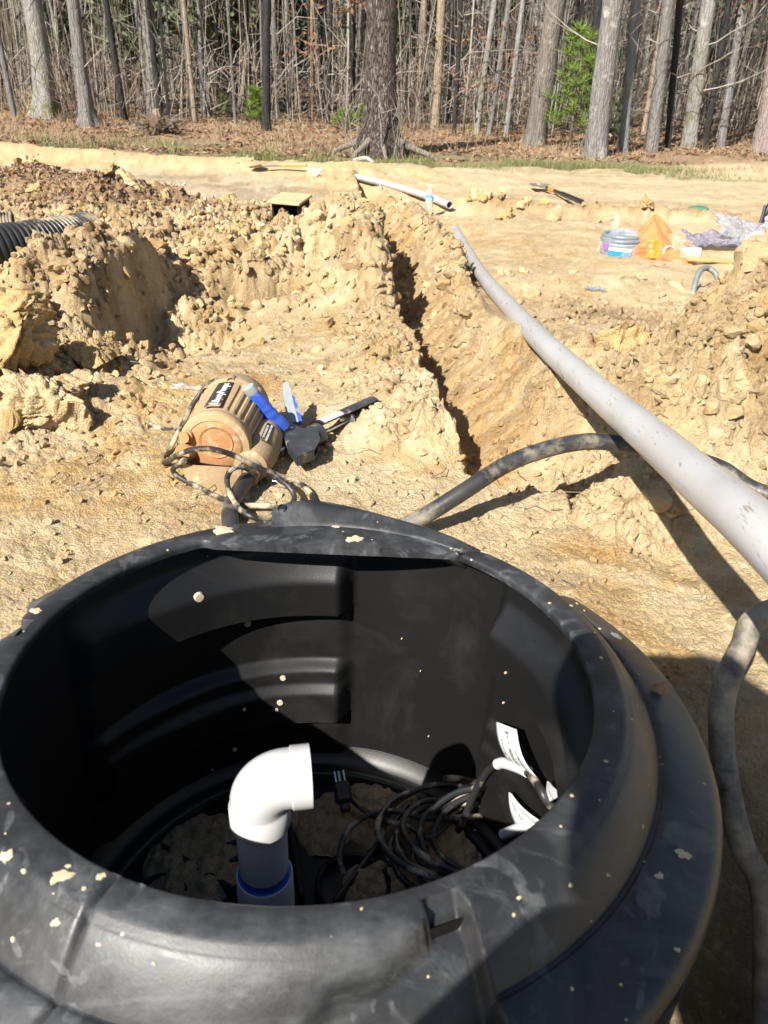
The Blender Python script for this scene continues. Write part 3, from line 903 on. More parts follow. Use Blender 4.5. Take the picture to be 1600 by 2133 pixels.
# ribs and sockets moulded in the floor
for i, ang in enumerate((60, 105, 150, 20, 195)):
    a = R(ang); M = TM @ Matrix.Rotation(a, 4, 'Z')
    b = MB(); b.box((.06, -.004, -.478), (.283, .004, -.455), M, .002); b.build('floor_rib', PLASTIC_IN, basin, auto=30)
for (cx, cy, r_) in ((.055, .085, .055), (-.215, .05, .04)):
    M = TM @ Matrix.Translation((cx, cy, -.476))
    b = MB(); b.lathe([(r_ * .86, 0), (r_ * .88, .016), (r_ * .94, .019), (r_, .016), (r_ * 1.02, 0)], 40, M)
    b.lathe([(0, .0015), (r_ * .87, .0015)], 40, M)
    b.build('floor_socket', PLASTIC_IN, basin)
M = TM @ Matrix.Translation((-.122, .135, -.462)) @ Matrix.Rotation(.5, 4, 'Z') @ Matrix.Rotation(.25, 4, 'X')
bx_ = MB()
bx_.box((-.026, -.016, -.006), (.026, -.009, .006), M, .002); bx_.box((-.026, .009, -.006), (.026, .016, .006), M, .002)
bx_.box((-.026, -.009, -.006), (-.017, .009, .006), M); bx_.box((.017, -.009, -.006), (.026, .009, .006), M)
o = bx_.build('clamp_plate', BLACK); tag(o, 'small black plastic clamp frame lying on the dirt behind the white standpipe', 'bracket')

# ================================================================== STANDPIPE
def pvc(name, c0, c1, scr=True):
    t = NT(name, .30, .5)
    c = t.mix(t.ramp(t.noise(9, 5, .6), .35, .75), c0, c1)
    if scr:
        mp = t.coords((60, 5, 60))
        s1 = t.ramp(t.noise(1.6, 6, .75, mp), .60, .64)
        c = t.mix(t.math('MULTIPLY', s1, .85), c, (.17, .15, .12))
        d2 = t.ramp(t.noise(26, 6, .8), .60, .72)
        c = t.mix(t.math('MULTIPLY', d2, .25), c, (.42, .36, .27))
        t.rough(t.math('ADD', .28, t.math('MULTIPLY', s1, .5)))
    t.base(c); t.normal(t.bump(t.noise(70, 3), .03, .002))
    return t.m
PVC_NEW = pvc('white_pvc', (.50, .50, .495), (.455, .455, .45), False)
PVC_LONG = pvc('white_pvc_scuffed', (.43, .43, .435), (.365, .36, .355))
PRIMER = simple('blue_primer', (.02, .13, .62), .25, .2, 40)

ax0 = (-0.114, 0.519, 0.102)
px, py = ax0[0], ax0[1]
sp = thing('standpipe', (px, py, -.235), 'white PVC standpipe with a 90 degree elbow rising inside the basin', 'pipe')
PVC_SHADE = pvc('white_pvc_shade', (.72, .745, .77), (.64, .67, .70), False)  # shaded copy of the white PVC: lift and skylight blue put into the colour
ez = (-0.063, 0.517, 0.184)[2]
b = MB(); b.tube([(px + .002, py - .008, -.23), (px, py, -.02), (px, py, ez - .03)], .0262, 40); b.build('riser', PVC_SHADE, sp)
pth = [(px, py, ez - .057)] + [(px + .028 * (1 - math.cos(R(k * 9))), py + .005 * (1 - math.cos(R(k * 9))), ez - .028 + .028 * math.sin(R(k * 9))) for k in range(11)]
pth += [(px + .039, py + .007, ez), (px + .051, py + .0092, ez)]
b = MB(); b.tube(pth, [.0326, .0326, .0326 - .0014] + [.0308] * (len(pth) - 6) + [.0312, .0326, .0326], 44, caps=False) if False else b.tube([tuple(Vector(pth[0]).lerp(Vector(pth[1]), q)) for q in (0, .80, .86)] + pth[1:-2] + [tuple(Vector(pth[-3]).lerp(Vector(pth[-2]), q)) for q in (.30, .42, 1)] + pth[-1:], [.0312, .0312, .0294] + [.0294] * (len(pth) - 3) + [.0294, .0312, .0312] + [.0312], 44, caps=False)
b.tube([tuple(p) for p in reversed(pth[-7:])], .0282, 44, caps=False)
T_ = Vector(pth[-1]) - Vector(pth[-2])
b.lathe([(.0282, 0), (.0312, 0)], 44, mat4(Vector(pth[-1]), *frame(T_)))
b.lathe([(.0262, 0), (.0312, .0)], 44, mat4(Vector(pth[0]), *frame(Vector((0, 0, -1)))))
b.build('elbow', PVC_NEW, sp, auto=50)
cz_ = (-0.110, 0.488, 0.050)[2]
M = mat4(Vector((px, py - .001, cz_ - .03)), *frame(Vector((.0, .01, 1))))
b = MB(); b.lathe([(.0264, .022), (.0295, .0215), (.0305, .019), (.031, -.02), (.031, -.18)], 44, M)
b.build('coupling', PVC_SHADE, sp, auto=50)
b = MB(); b.lathe([(.0265, .0330), (.0269, .0325), (.0269, .0240), (.0288, .0222), (.0264, .0220)], 44, M)
o = b.build('primer_ring', PRIMER, sp); tag(o, 'blue primer smeared round the joint')

# ================================================================== CORDS IN THE BASIN
CORD = simple('black_cord', (.020, .020, .021), .45, .2, 50, dirt=(.34, .30, .23), dirt_amt=.35, dscale=22)
TAGW = simple('tag_white', (.60, .61, .62), .45, .04, 40)
INK = simple('ink_black', (.03, .03, .035), .6)
cords = thing('coiled_cord', (0.136, 0.755, -0.220), 'coil of black float switch cord on the basin floor with white paper tags', 'cord')
rs = random.Random(8)
cx, cy, cz = (0.138, 0.747, -0.215)
path = []
for k in range(0, 5 * 20):
    a = 2 * math.pi * k / 20 + 2.2
    lp = k / 20
    rr = .105 + .016 * math.sin(lp * 2.3 + 1) + rs.uniform(-.002, .002)
    path.append((cx + .012 * math.sin(lp * 3.1) + rr * 1.06 * math.cos(a), cy + .012 * math.cos(lp * 2.3) + rr * .80 * math.sin(a), cz + .012 * lp * .8 + .016 * math.sin(a * 1.0 + lp)))
b = MB(); b.tube(catmull(path, 4), .0048, 9); b.build('coil', CORD, cords)
path = []
for k in range(0, 3 * 18):
    a = 2 * math.pi * k / 18 + .6
    lp = k / 18
    rr = .080 + .013 * math.sin(lp * 2.9) + rs.uniform(-.002, .002)
    path.append((cx + .03 + rr * 1.1 * math.cos(a), cy - .005 + rr * .85 * math.sin(a), cz + .022 + .012 * lp + .018 * math.sin(a + 1)))
b = MB(); b.tube(catmull(path, 4), .0046, 9); b.build('coil', CORD, cords)
# the cord that climbs to the tag and goes over to the right
b = MB(); b.tube(catmull([(0.117, 0.770, -0.254), (0.137, 0.783, -0.213), (0.150, 0.785, -0.149), (0.159, 0.777, -0.097), (0.168, 0.766, -0.062), (0.179, 0.747, -0.032), (0.196, 0.706, 0.004), (0.206, 0.672, 0.019), (0.213, 0.650, 0.018), (0.227, 0.645, -0.018), (.19, .66, -.15), (.17, .68, -.21)], 8), .0056, 12); b.build('cord', CORD, cords)
# free end with its plug
b = MB(); b.tube(catmull([(-0.044, 0.827, -0.205), (-0.018, 0.799, -0.200), (0.011, 0.784, -0.205), (0.055, 0.768, -0.200), (0.090, 0.743, -0.190), (cx, cy + .07, cz)], 8), .0045, 9)
b.tube(catmull([(-0.039, 0.703, -0.225), (-0.046, 0.723, -0.210), (-0.036, 0.757, -0.200), (-0.004, 0.783, -0.195), (0.040, 0.791, -0.195), (0.084, 0.780, -0.195), (cx + .06, cy + .06, cz)], 8), .0045, 9)
b.build('cord', CORD, cords)
PLUG = simple('plug_black', (.015, .015, .016), .5)
pc = Vector((-0.049, 0.819, -0.185)); M = mat4(pc, *frame(Vector((-.25, .9, .45)), (1, .2, 0)))
plug = MB(); plug.box((-.013, -.010, -.020), (.013, .010, .012), M, .004); plug.box((-.008, -.007, -.034), (.008, .007, -.020), M, .003)
pl = plug.build('plug', PLUG, cords)
bl = MB()
for s_ in (-.007, .007): bl.box((s_ - .0011, -.0035, .012), (s_ + .0011, .0035, .029), M)
bl.lathe([(.0024, .012), (.0024, .030), (0, .032)], 10, M @ Matrix.Translation((0, .006, 0)))
bl.build('prong', GALV, pl)

def paper_tag(name, c00, c10, c01, c11, bulge, parent, lines, sleeve=None):
    """curved paper sheet through four corners, with its printing"""
    A, B_, C_, D_ = [Vector(p) for p in (c00, c10, c01, c11)]
    nrm = (B_ - A).cross(C_ - A).normalized()
    if nrm.dot(EYE - A) < 0: nrm = -nrm
    def f(u, v):
        p = A * (1 - u) * (1 - v) + B_ * u * (1 - v) + C_ * (1 - u) * v + D_ * u * v
        return p + nrm * (bulge * math.sin(math.pi * min(1, max(0, v)))) + (B_ - A).normalized() * (bulge * .9 * math.sin(math.pi * v))
    m = MB(); m.grid(lambda u, v: f(u, v), 8, 16)
    o = m.build(name, TAGW, parent, solid=.0004)
    W_ = (B_ - A).length; H_ = (C_ - A).length
    for (s_, u0, v0, size, ang) in lines:
        ca, sa = math.cos(ang), math.sin(ang)
        vs, fs = text_geo(s_, size, fn=lambda x, y, z: f(u0 + (x * ca - y * sa) / W_, v0 + (x * sa + y * ca) / H_) + nrm * (.0008 + z * .2), extr=.0003)
        mm = MB(); mm.add(vs, fs); mm.build('printing', INK, o, smooth=False)
    return o
lines = [('Liberty Pumps', .20, .30, .0085, math.pi / 2), ('SUBMERSIBLE\nPUMP SWITCH', .48, .33, .0045, math.pi / 2), ('UL  CSA', .52, .66, .0085, math.pi / 2 + .0), ('RATED 120V 13A\nWATER RESISTANT', .76, .35, .0036, math.pi / 2), ('SEE MANUAL', .5, .87, .003, 0)]
paper_tag('paper_tag', (0.186, 0.732, -0.016), (0.206, 0.676, 0.025), (0.165, 0.772, 0.022), (0.186, 0.735, 0.046), .010, cords, lines)
b = MB(); b.tube(catmull([(0.173, 0.757, -0.045), (0.179, 0.747, -0.031), (0.190, 0.722, -0.009), (0.200, 0.697, 0.010)], 6), .0078, 14); b.build('tag_sleeve', TAGW, cords)
paper_tag('paper_tag', (0.198, 0.697, -0.099), (0.214, 0.645, -0.021), (0.186, 0.722, -0.060), (0.189, 0.718, -0.057), .006, cords, [('UL  CSA', .45, .45, .0075, math.pi / 2), ('SEE MANUAL', .8, .3, .004, math.pi / 2)])
b = MB(); b.tube([(0.186, 0.712, -0.136), (0.198, 0.695, -0.102), (0.210, 0.665, -0.050)], .0075, 14); b.build('tag_sleeve', TAGW, cords)
paper_tag('paper_tag', (0.218, 0.648, 0.012), (0.223, 0.618, 0.063), (0.218, 0.668, 0.028), (0.220, 0.662, 0.032), .003, cords, [('WARNING', .4, .4, .005, math.pi / 2)])

# ================================================================== HOSE
def hose_mat():
    t = NT('black_hose', .42, .5)
    c = t.mix(t.ramp(t.noise(18, 4), .3, .7), (.020, .020, .021), (.045, .044, .042))
    pos = t.N.new('ShaderNodeNewGeometry').outputs['Position']
    n_ = t.N.new('ShaderNodeSeparateXYZ'); t.L.new(pos, n_.inputs[0])
    k = t.N.new('ShaderNodeMapRange'); k.inputs[1].default_value = 1.30; k.inputs[2].default_value = 1.02; t.L.new(n_.outputs[1], k.inputs[0])
    kx = t.N.new('ShaderNodeMapRange'); kx.inputs[1].default_value = .35; kx.inputs[2].default_value = .46; t.L.new(n_.outputs[0], kx.inputs[0])
    amt = t.math('MULTIPLY', k.outputs[0], kx.outputs[0], True)
    nz = t.noise(13, 7, .72)
    nz = t.math('ADD', t.math('MULTIPLY', nz, .6), t.math('MULTIPLY', t.noise(5, 4, .6), .4))
    d = t.math('MULTIPLY', t.ramp(t.math('ADD', nz, t.math('MULTIPLY', amt, .12)), .50, .66), .85)
    c = t.mix(d, c, t.mix(t.ramp(t.noise(22, 5), .35, .65), (.24, .215, .175), (.46, .39, .28)))
    t.base(c); t.rough(t.math('ADD', .40, t.math('MULTIPLY', d, .5)))
    t.normal(t.bump(t.math('ADD', t.math('MULTIPLY', d, 1.0), t.math('MULTIPLY', t.noise(60, 4), .4)), .4, .004))
    return t.m
HOSE = hose_mat()
hp_ = [(-0.283, 1.434, 0.045), (-0.295, 1.388, 0.035), (-0.305, 1.329, 0.028), (-0.296, 1.268, 0.026), (-.27, 1.20, .024), (-.20, 1.155, .022), (-.08, 1.165, .022), (0.020, 1.259, 0.024), (0.074, 1.277, 0.045), (0.147, 1.306, 0.085), (0.232, 1.353, 0.125), (0.308, 1.377, 0.150), (0.394, 1.393, 0.165), (0.478, 1.387, 0.165), (0.566, 1.385, 0.150),
       (0.660, 1.369, 0.130), (0.734, 1.303, 0.110), (.92, 1.22, .13), (1.03, 1.08, .15), (.93, .97, .17), (.75, .93, .17), (0.550, 0.881, 0.145), (0.511, 0.848, 0.105), (0.483, 0.808, 0.060), (0.474, 0.762, 0.015), (0.478, 0.719, -0.030), (0.494, 0.671, -0.085), (0.525, 0.640, -0.140), (.53, .56, -.26), (.50, .45, -.33)]
hs = MB(); hs.tube(catmull(hp_, 10), .0168, 18)
o = hs.build('hose', HOSE)
tag(o, 'muddy black rubber hose looping from the pump behind the basin and down its right side', 'hose')

# ================================================================== LONG WHITE PIPE
def pipe_shell(path, r_out, r_in, n=40):
    m = MB(); m.tube(path, r_out, n, caps=False)
    m.tube(list(reversed(path)), r_in, n, caps=False)
    for end, d in ((path[0], Vector(path[0]) - Vector(path[1])), (path[-1], Vector(path[-1]) - Vector(path[-2]))):
        m.lathe([(r_in, 0), (r_out, 0)], n, mat4(Vector(end), *frame(d)))
    return m
lp_ = catmull([(0.422, 5.670, -0.193), (0.417, 4.450, -0.107), (0.408, 3.500, -0.018), (0.410, 2.680, 0.079), (0.407, 2.020, 0.167), (0.421, 1.530, 0.231), (0.417, 1.130, 0.300), (0.408, 0.870, 0.349), (0.398, 0.690, 0.386), (.405, .40, .412), (.405, -.10, .465), (.40, -.48, .50)], 10)
lp_ = [Vector(p) for p in lp_]
m = pipe_shell(lp_, .0302, .0265)
o = m.build('white_pipe', PVC_LONG)
tag(o, 'long scuffed white PVC pipe running away beside the trench, near end over the camera side', 'pipe')
p2 = catmull([(0.448, 6.813, -0.205), (0.235, 7.388, -0.210), (-0.123, 8.098, -0.220), (-0.528, 8.732, -0.230), (-0.677, 9.110, -0.250)], 8)
m = pipe_shell(p2, .0302, .0262, 28)
o = m.build('white_pipe', PVC_LONG)
tag(o, 'white PVC pipe lying beyond the water bottle, its open end facing the camera', 'pipe')

# ================================================================== PUMP
def mud_coat(name, under, mud, amt, sc=7):
    t = NT(name, .8, .3)
    n = t.noise(sc, 7, .68); n2 = t.noise(45, 5, .7)
    c = t.mix(t.ramp(t.noise(3.5, 4), .35, .65), mud, tuple(v * .72 for v in mud))
    c = t.mix(t.ramp(n2, .55, .75), c, (.52, .42, .27))
    c = t.mix(t.ramp(n, .60 - amt * .4, .70 - amt * .4), under, c)
    t.base(c); t.normal(t.bump(t.math('ADD', n2, t.noise(160, 3)), .25, .003))
    return t.m
PMUD = mud_coat('pump_muddy', (.16, .12, .08), (.43, .305, .17), 1.0)
PCLAY = mud_coat('pump_clay', (.16, .10, .06), (.46, .235, .10), .95)
PCAP = mud_coat('pump_cap', (.09, .08, .07), (.38, .29, .18), .68)
PLATE = simple('nameplate_black', (.035, .037, .042), .5, .2, 60, dirt=(.34, .25, .15), dirt_amt=.25, dscale=26)
LETTER = simple('letters_white', (.66, .64, .58), .6, .15, 90)
pump = thing('sump_pump', (-.357, 1.60, .005), 'mud coated sump pump lying on its side with ribbed housing and black nameplate', 'pump')
PM = mat4(Vector((-.362, 1.462, .088)), (1, -.03, 0), (0, 0, 1), (.03, 1, .01))     # local: x right, y up, z along the body away from the camera
def plathe(prof, n, M, flute=None):
    m = MB()
    m.lathe(prof, n, M, fn=flute)
    return m
def ribs(r_, z_, a):
    d = math.degrees(a) % 360
    if .035 < z_ < .175 and (d < 74 or d > 118):
        k = (d / 13.0) % 1
        r_ -= .0040 * (s01(.0, .14, k) * s01(.62, .48, k))
    return r_, z_
pr = [(.060, .0), (.0735, .002), (.0755, .006), (.0755, .020), (.0735, .024), (.0725, .030)] + [(.0725 + .006 * k / 10, .034 + .0145 * k) for k in range(11)] + [(.079, .181), (.0815, .184), (.0815, .192)]
m = plathe(pr, 168, PM, ribs); m.build('housing', PMUD, pump, auto=40)
pr = [(0, -.002), (.03, -.001), (.052, -.0015), (.0575, .001), (.060, .004)]
m = plathe(pr, 48, PM); m.lathe([(.030, -.001), (.036, -.0035), (.0365, -.001)], 30, PM @ Matrix.Translation((.004, .012, 0))); m.build('end_plate', PCLAY, pump)
pr = [(.0812, .1925), (.080, .203), (.077, .228), (.069, .250), (.050, .266), (.02, .272), (0, .272)]
m = plathe(pr, 64, PM); m.build('far_cap', PCAP, pump)
for a in (40, 90, 140, 190, 330):
    m = MB(); m.lathe([(.010, 0), (.010, .022), (.008, .025), (0, .025)], 10, PM @ Matrix.Rotation(R(a), 4, 'Z') @ Matrix.Translation((.076, 0, .178)))
    m.build('cap_screw', PMUD, pump)
# side column with its small label
m = MB(); CMt = PM @ Matrix.Translation((.074, -.042, .0))
m.lathe([(0, -.006), (.028, -.006), (.036, -.002), (.042, .02), (.047, .07), (.048, .12), (.045, .150), (.036, .166), (.02, .172), (0, .172)], 48, CMt)
col_ = m.build('side_column', PMUD, pump)
def on_cyl(M, r_, ang, z0):
    """maps (u along the body, v round it) on a cylinder of the local frame"""
    return lambda u, v, w: M @ Vector(((r_ + w) * math.cos(ang + v / r_), (r_ + w) * math.sin(ang + v / r_), z0 + u))
f = on_cyl(CMt, .0465, R(62), .040)
m = MB(); m.grid(lambda u, v: f(u * .085, (v - .5) * .017, .0022), 8, 4)
lb = m.build('rating_label', PLATE, pump, solid=.0015)
m = MB()
for k, s_ in enumerate(('115 VOLTS 60 HZ 1 PH', 'SUBMERSIBLE SEWAGE PUMP')):
    vs, fs = text_geo(s_, .0062, fn=lambda x, y, z: f(.0425 + x, y + (.0038 - .0076 * k), .0034 + z), extr=.0002); m.add(vs, fs)
m.build('lettering', LETTER, lb, smooth=False)
# nameplate
f2 = on_cyl(PM, .0765, R(96), .034)
m = MB(); m.grid(lambda u, v: f2(u * .135, (v - .5) * .034, .002), 10, 8)
npl = m.build('nameplate', PLATE, pump, solid=.002)
m = MB(); vs, fs = text_geo('LibertyPumps', .0225, fn=lambda x, y, z: f2(.0675 + x * .95, y * 1.05 - .003, .0036 + z), extr=.0004); m.add(vs, fs)
m.build('lettering', LETTER, npl, smooth=False)
# fluted lower skirt at the near end, cord boss, discharge fitting
SK = PM @ Matrix.Translation((.004, -.028, -.052))
m = MB()
def skf(r_, z_, a): return (r_ - (.0035 if (math.degrees(a) % 14) < 5 and r_ > .05 else 0), z_)
m.lathe([(0, .004), (.040, .002), (.056, .004), (.060, .010), (.062, .055)], 120, SK, a0=R(172), a1=R(368), fn=skf)
m.add([tuple(SK @ Vector((.0615 * math.cos(R(172 + 196 * k / 20)), .0615 * math.sin(R(172 + 196 * k / 20)), zz_))) for zz_ in (.004, .055) for k in range(21)], [tuple(range(21)), tuple(range(41, 20, -1))])
m.build('skirt', PMUD, pump, auto=30)
m = MB(); bdir = Vector((-.35, -.93, .1))
m.lathe([(.020, -.03), (.0205, .012), (.018, .018), (0, .018)], 24, mat4(Vector((-.422, 1.462, .075)), *frame(bdir)))
m.lathe([(.013, .0), (.0135, .012), (.0105, .014), (.0105, .020), (.0125, .022), (0, .022)], 18, mat4(Vector((-.414, 1.470, .112)), *frame(bdir)))
m.build('cord_boss', PCLAY, pump)
m = MB()
d0 = Vector((-.282, 1.478, .055)); d1 = Vector((-0.290, 1.418, 0.036)); ax_ = frame(d1 - d0); L_ = (d1 - d0).length
pf = []
for k in range(9): pf += [(.0205, L_ * k / 9), (.0235, L_ * (k + .3) / 9), (.0235, L_ * (k + .6) / 9), (.0205, L_ * (k + .9) / 9)]
m.lathe(pf + [(.0, L_)], 26, mat4(d0, *ax_)); m.build('hose_fitting', mud_coat('fitting_muddy', (.03, .03, .03), (.36, .28, .17), .55, 30), pump)
CORDM = simple('pump_cord', (.024, .023, .022), .5, .2, 50, dirt=(.44, .36, .24), dirt_amt=.55, dscale=20)
strands = [
    [(-0.412, 1.403, 0.085), (-0.428, 1.412, 0.070), (-0.447, 1.431, 0.045), (-0.433, 1.428, 0.030), (-0.391, 1.406, 0.022), (-0.341, 1.372, 0.018), (-0.291, 1.342, 0.020), (-0.246, 1.337, 0.022), (-0.211, 1.323, 0.025), (-.20, 1.22, .018)],
    [(-0.499, 1.519, 0.012), (-0.470, 1.484, 0.040), (-0.417, 1.404, 0.100), (-0.372, 1.376, 0.125), (-0.338, 1.374, 0.125), (-0.304, 1.390, 0.105), (-0.266, 1.390, 0.085), (-0.230, 1.399, 0.060), (-0.200, 1.392, 0.040), (-0.185, 1.374, 0.025), (-0.190, 1.352, 0.018), (-0.207, 1.328, 0.020), (-.19, 1.25, .014)],
    [(-0.273, 1.408, 0.060), (-0.290, 1.383, 0.085), (-0.309, 1.369, 0.085), (-0.320, 1.370, 0.060), (-0.308, 1.338, 0.045), (-0.284, 1.295, 0.040), (-0.254, 1.271, 0.035), (-0.230, 1.292, 0.020), (-0.201, 1.324, 0.018), (-.15, 1.24, .014)],
    [(-0.264, 1.458, 0.045), (-0.225, 1.467, 0.022), (-0.194, 1.463, 0.014), (-0.166, 1.438, 0.010), (-0.149, 1.393, 0.010), (-0.151, 1.349, 0.010), (-.13, 1.26, .012)],
    [(-0.499, 1.519, 0.012), (-0.494, 1.571, 0.020), (-0.479, 1.612, 0.050), (-0.464, 1.649, 0.080), (-0.443, 1.659, 0.115), (-0.420, 1.679, 0.140), (-0.399, 1.689, 0.150), (-0.380, 1.676, 0.150), (-0.367, 1.650, 0.150)],
    [(-0.525, 1.934, 0.012), (-0.561, 1.936, 0.010), (-0.603, 1.925, 0.010), (-0.623, 1.895, 0.010), (-0.619, 1.837, 0.010), (-0.600, 1.767, 0.010), (-0.573, 1.726, 0.010), (-0.540, 1.709, 0.010), (-0.509, 1.703, 0.010), (-0.471, 1.691, 0.012)]]
for s_ in strands:
    m = MB(); m.tube(catmull(s_, 8), .0058, 10); m.build('cord', CORDM, pump)
# crumpled tag on the cord
def crumple(c, ux, uy, w, h, amp, seed, nu=16, nv=12, drop=0.0):
    ux, uy = Vector(ux).normalized(), Vector(uy).normalized(); nz_ = ux.cross(uy).normalized(); c = Vector(c)
    def f(u, v):
        a = np.array([u * 3.1 + seed]); b2 = np.array([v * 2.7 - seed])
        d = float(fbm(a, b2, 3, seed)[0]); e = float(np.abs(fbm(a * 2 + 5, b2 * 2, 2, seed + 3))[0])
        ew = 1 + .18 * float(vnoise(np.array([v * 4 + seed]), np.array([.3]), seed)[0])
        return c + ux * ((u - .5) * w * ew) + uy * ((v - .5) * h) + nz_ * (amp * (d + e) - drop * ((u - .5) ** 2 + (v - .5) ** 2))
    m = MB(); m.grid(f, nu, nv); return m
TAGP = simple('tag_paper', (.30, .26, .21), .5, .15, 30, dirt=(.62, .25, .10), dirt_amt=.22, dscale=14)
m = crumple((-0.549, 1.941, 0.014), (1, -.15, 0), (.2, 1, .35), .085, .06, .012, 5); m.build('cord_tag', TAGP, pump, solid=.0006)
m = MB(); m.tube([(-0.528, 1.900, 0.012), (-0.491, 1.877, 0.020)], .009, 12); m.build('tag_sleeve', TAGP, pump)

# ================================================================== CAULKING GUN
STEEL = simple('black_steel', (.040, .043, .048), .33, .35, 18, metal=.0, dirt=(.24, .21, .17), dirt_amt=.16, dscale=34)
GREYP = simple('grey_plastic', (.27, .29, .29), .45, .1, 40)
BLUEP = simple('blue_grip', (.035, .105, .56), .40, .2, 50, dirt=(.40, .42, .50), dirt_amt=.0)
ROD = simple('bright_rod', (.60, .61, .60), .28, .1, 60, metal=.9)
LABELW = simple('label_white', (.74, .73, .70), .5, .05, 40)
BROWNI = simple('label_brown', (.30, .17, .06), .5)
GOLDI = simple('label_gold', (.50, .36, .08), .5)
gun = thing('caulking_gun', (-0.191, 1.624, 0.020), 'black caulking gun with blue grip and grey trigger leaning on the pump', 'caulking gun')
poly = [(-0.253, 1.614, 0.055), (-0.246, 1.686, 0.055), (-0.235, 1.701, 0.055), (-0.222, 1.680, 0.055), (-0.209, 1.664, 0.055), (-0.194, 1.654, 0.055), (-0.180, 1.667, 0.055), (-0.156, 1.650, 0.055), (-0.144, 1.592, 0.055), (-0.153, 1.529, 0.055), (-0.192, 1.480, 0.055), (-0.213, 1.529, 0.055)]
pcx, pcy = sum(p[0] for p in poly) / 12, sum(p[1] for p in poly) / 12
out2 = [(pcx + .86 * (p[0] - pcx), pcy + .86 * (p[1] - pcy)) for p in poly]
m = MB()
m.prism(out2, .051, .054); m.prism(out2, .030, .033)
m.prism([out2[k] for k in (0, 1, 2, 11)], .0332, .0508)
# folded edge strips on the near sides
for i in (9, 10):
    a, b_ = Vector((*out2[i], 0)), Vector((*out2[i + 1], 0)); e = (b_ - a).normalized(); nn = Vector((-e.y, e.x, 0))
    M = mat4(a, e, nn, (0, 0, 1)); m.box((.002, -.0005, .0332), ((b_ - a).length - .002, .0015, .0508), M)
m.build('body', STEEL, gun, auto=30)
m = MB(); rv = Vector((-0.223, 1.651, 0.053)); m.lathe([(0, .0022), (.004, .002), (.0055, 0)], 16, Matrix.Translation(rv)); m.build('rivet', GALV, gun)
m = MB(); m.lathe([(0, .0004), (.004, .0004)], 14, Matrix.Translation(Vector((-0.189, 1.575, 0.053)))); m.build('pin_hole', HOLE, gun)
g0, g1 = Vector((-0.178, 1.647, 0.032)), Vector((-0.036, 1.830, 0.034))
ax = (g1 - g0).normalized(); gx = Vector((-ax.y, ax.x, 0)).normalized(); gup = ax.cross(gx) * 1
if gup.z < 0: gup = -gup
GMt = mat4(g0, gx, gup, ax); GL = (g1 - g0).length
m = MB(); m.lathe([(.0, .0), (.027, .0), (.0275, .003), (.0275, .022), (.029, .0225), (.029, .027), (.0262, .0275), (0, .0275)], 36, GMt); m.build('collar', STEEL, gun, auto=40)
m = MB(); a0, a1 = R(-5), R(116)
m.lathe([(.0335, .028), (.0335, GL)], 22, GMt, a0, a1); m.lathe([(.0318, GL), (.0318, .028)], 22, GMt, a0, a1)
for aa in (a0, a1):
    ca, sa = math.cos(aa), math.sin(aa)
    m.add([tuple(GMt @ Vector((r_ * ca, r_ * sa, z))) for r_, z in ((.0318, .028), (.0335, .028), (.0335, GL), (.0318, GL))], [(0, 1, 2, 3)])
m.build('cradle', STEEL, gun, auto=40)
# slotted front plate
m = MB(); ol = [(.027 * math.cos(R(k)), .027 * math.sin(R(k))) for k in range(-40, 260, 12)] + [(-.009 + .0, -.012)]
inner = [(.0105 * math.cos(R(k)), .0105 * math.sin(R(k))) for k in range(215, -45, -20)]
arc_o = [(.0310 * math.cos(R(k)), .0310 * math.sin(R(k))) for k in np.linspace(-60, 215, 26)]
arc_i = [(.0150 * math.cos(R(k)), .0150 * math.sin(R(k))) for k in np.linspace(-60, 215, 26)]
vs = []
for z in (GL, GL + .0022):
    vs += [tuple(GMt @ Vector((x, y, z))) for x, y in arc_o] + [tuple(GMt @ Vector((x, y, z))) for x, y in arc_i]
fs = []
for k in range(25):
    fs += [(52 + k, 53 + k, 79 + k, 78 + k), (k + 1, k, 26 + k, 27 + k), (k, k + 1, 53 + k, 52 + k), (27 + k, 26 + k, 78 + k, 79 + k)]
fs += [(0, 52, 78, 26), (25, 51, 103, 77)]
m.add(vs, fs); m.build('front_plate', STEEL, gun, auto=30)
m = MB(); m.tube([tuple(g0 + ax * .02), tuple(g0 + ax * .128)], .0048, 14); m.build('push_rod', ROD, gun)
m = MB(); m.lathe([(0, .126), (.020, .126), (.0245, .128), (.0245, .131), (.006, .135), (0, .135)], 28, GMt); m.build('plunger', ROD, gun)
m = MB(); m.tube(catmull([(-0.214, 1.603, 0.034), (-0.248, 1.555, 0.036), (-0.274, 1.519, 0.036), (-0.284, 1.503, 0.035), (-0.283, 1.488, 0.032), (-0.274, 1.482, 0.024), (-0.257, 1.475, 0.012), (-0.242, 1.468, 0.009), (-0.223, 1.465, 0.009)], 6), .0044, 12); m.build('rod_hook', ROD, gun)
h0, h1 = Vector((-0.243, 1.634, 0.062)), Vector((-0.311, 1.598, 0.172))
hp2 = [h0.lerp(h1, k / 24) + Vector((-.004, -.004, .006)) * math.sin(math.pi * k / 24) for k in range(25)]
hr = [(.0195 if k < 2 else .0180 + .0012 * math.sin(k * 1.9) * (1 if 3 < k < 13 else .15) - .0025 * s01(0, 20, k) + (.002 if k < 4 else 0)) for k in range(21)]
m = MB(); m.tube(hp2[:21], hr, 22, squash=.78); m.build('grip', BLUEP, gun)
m = MB(); m.tube(hp2[20:], [.0158, .0162, .0160, .0156, .0150], 22, squash=.78); m.build('grip_cap', GREYP, gun)
t0, t1 = Vector((-0.227, 1.697, 0.042)), Vector((-0.253, 1.798, 0.105))
tx = (t1 - t0).normalized(); ty = Vector((1, .15, 0)); ty = (ty - tx * ty.dot(tx)).normalized(); tz = tx.cross(ty); TL = (t1 - t0).length
TGM = mat4(t0, tx, ty, tz)
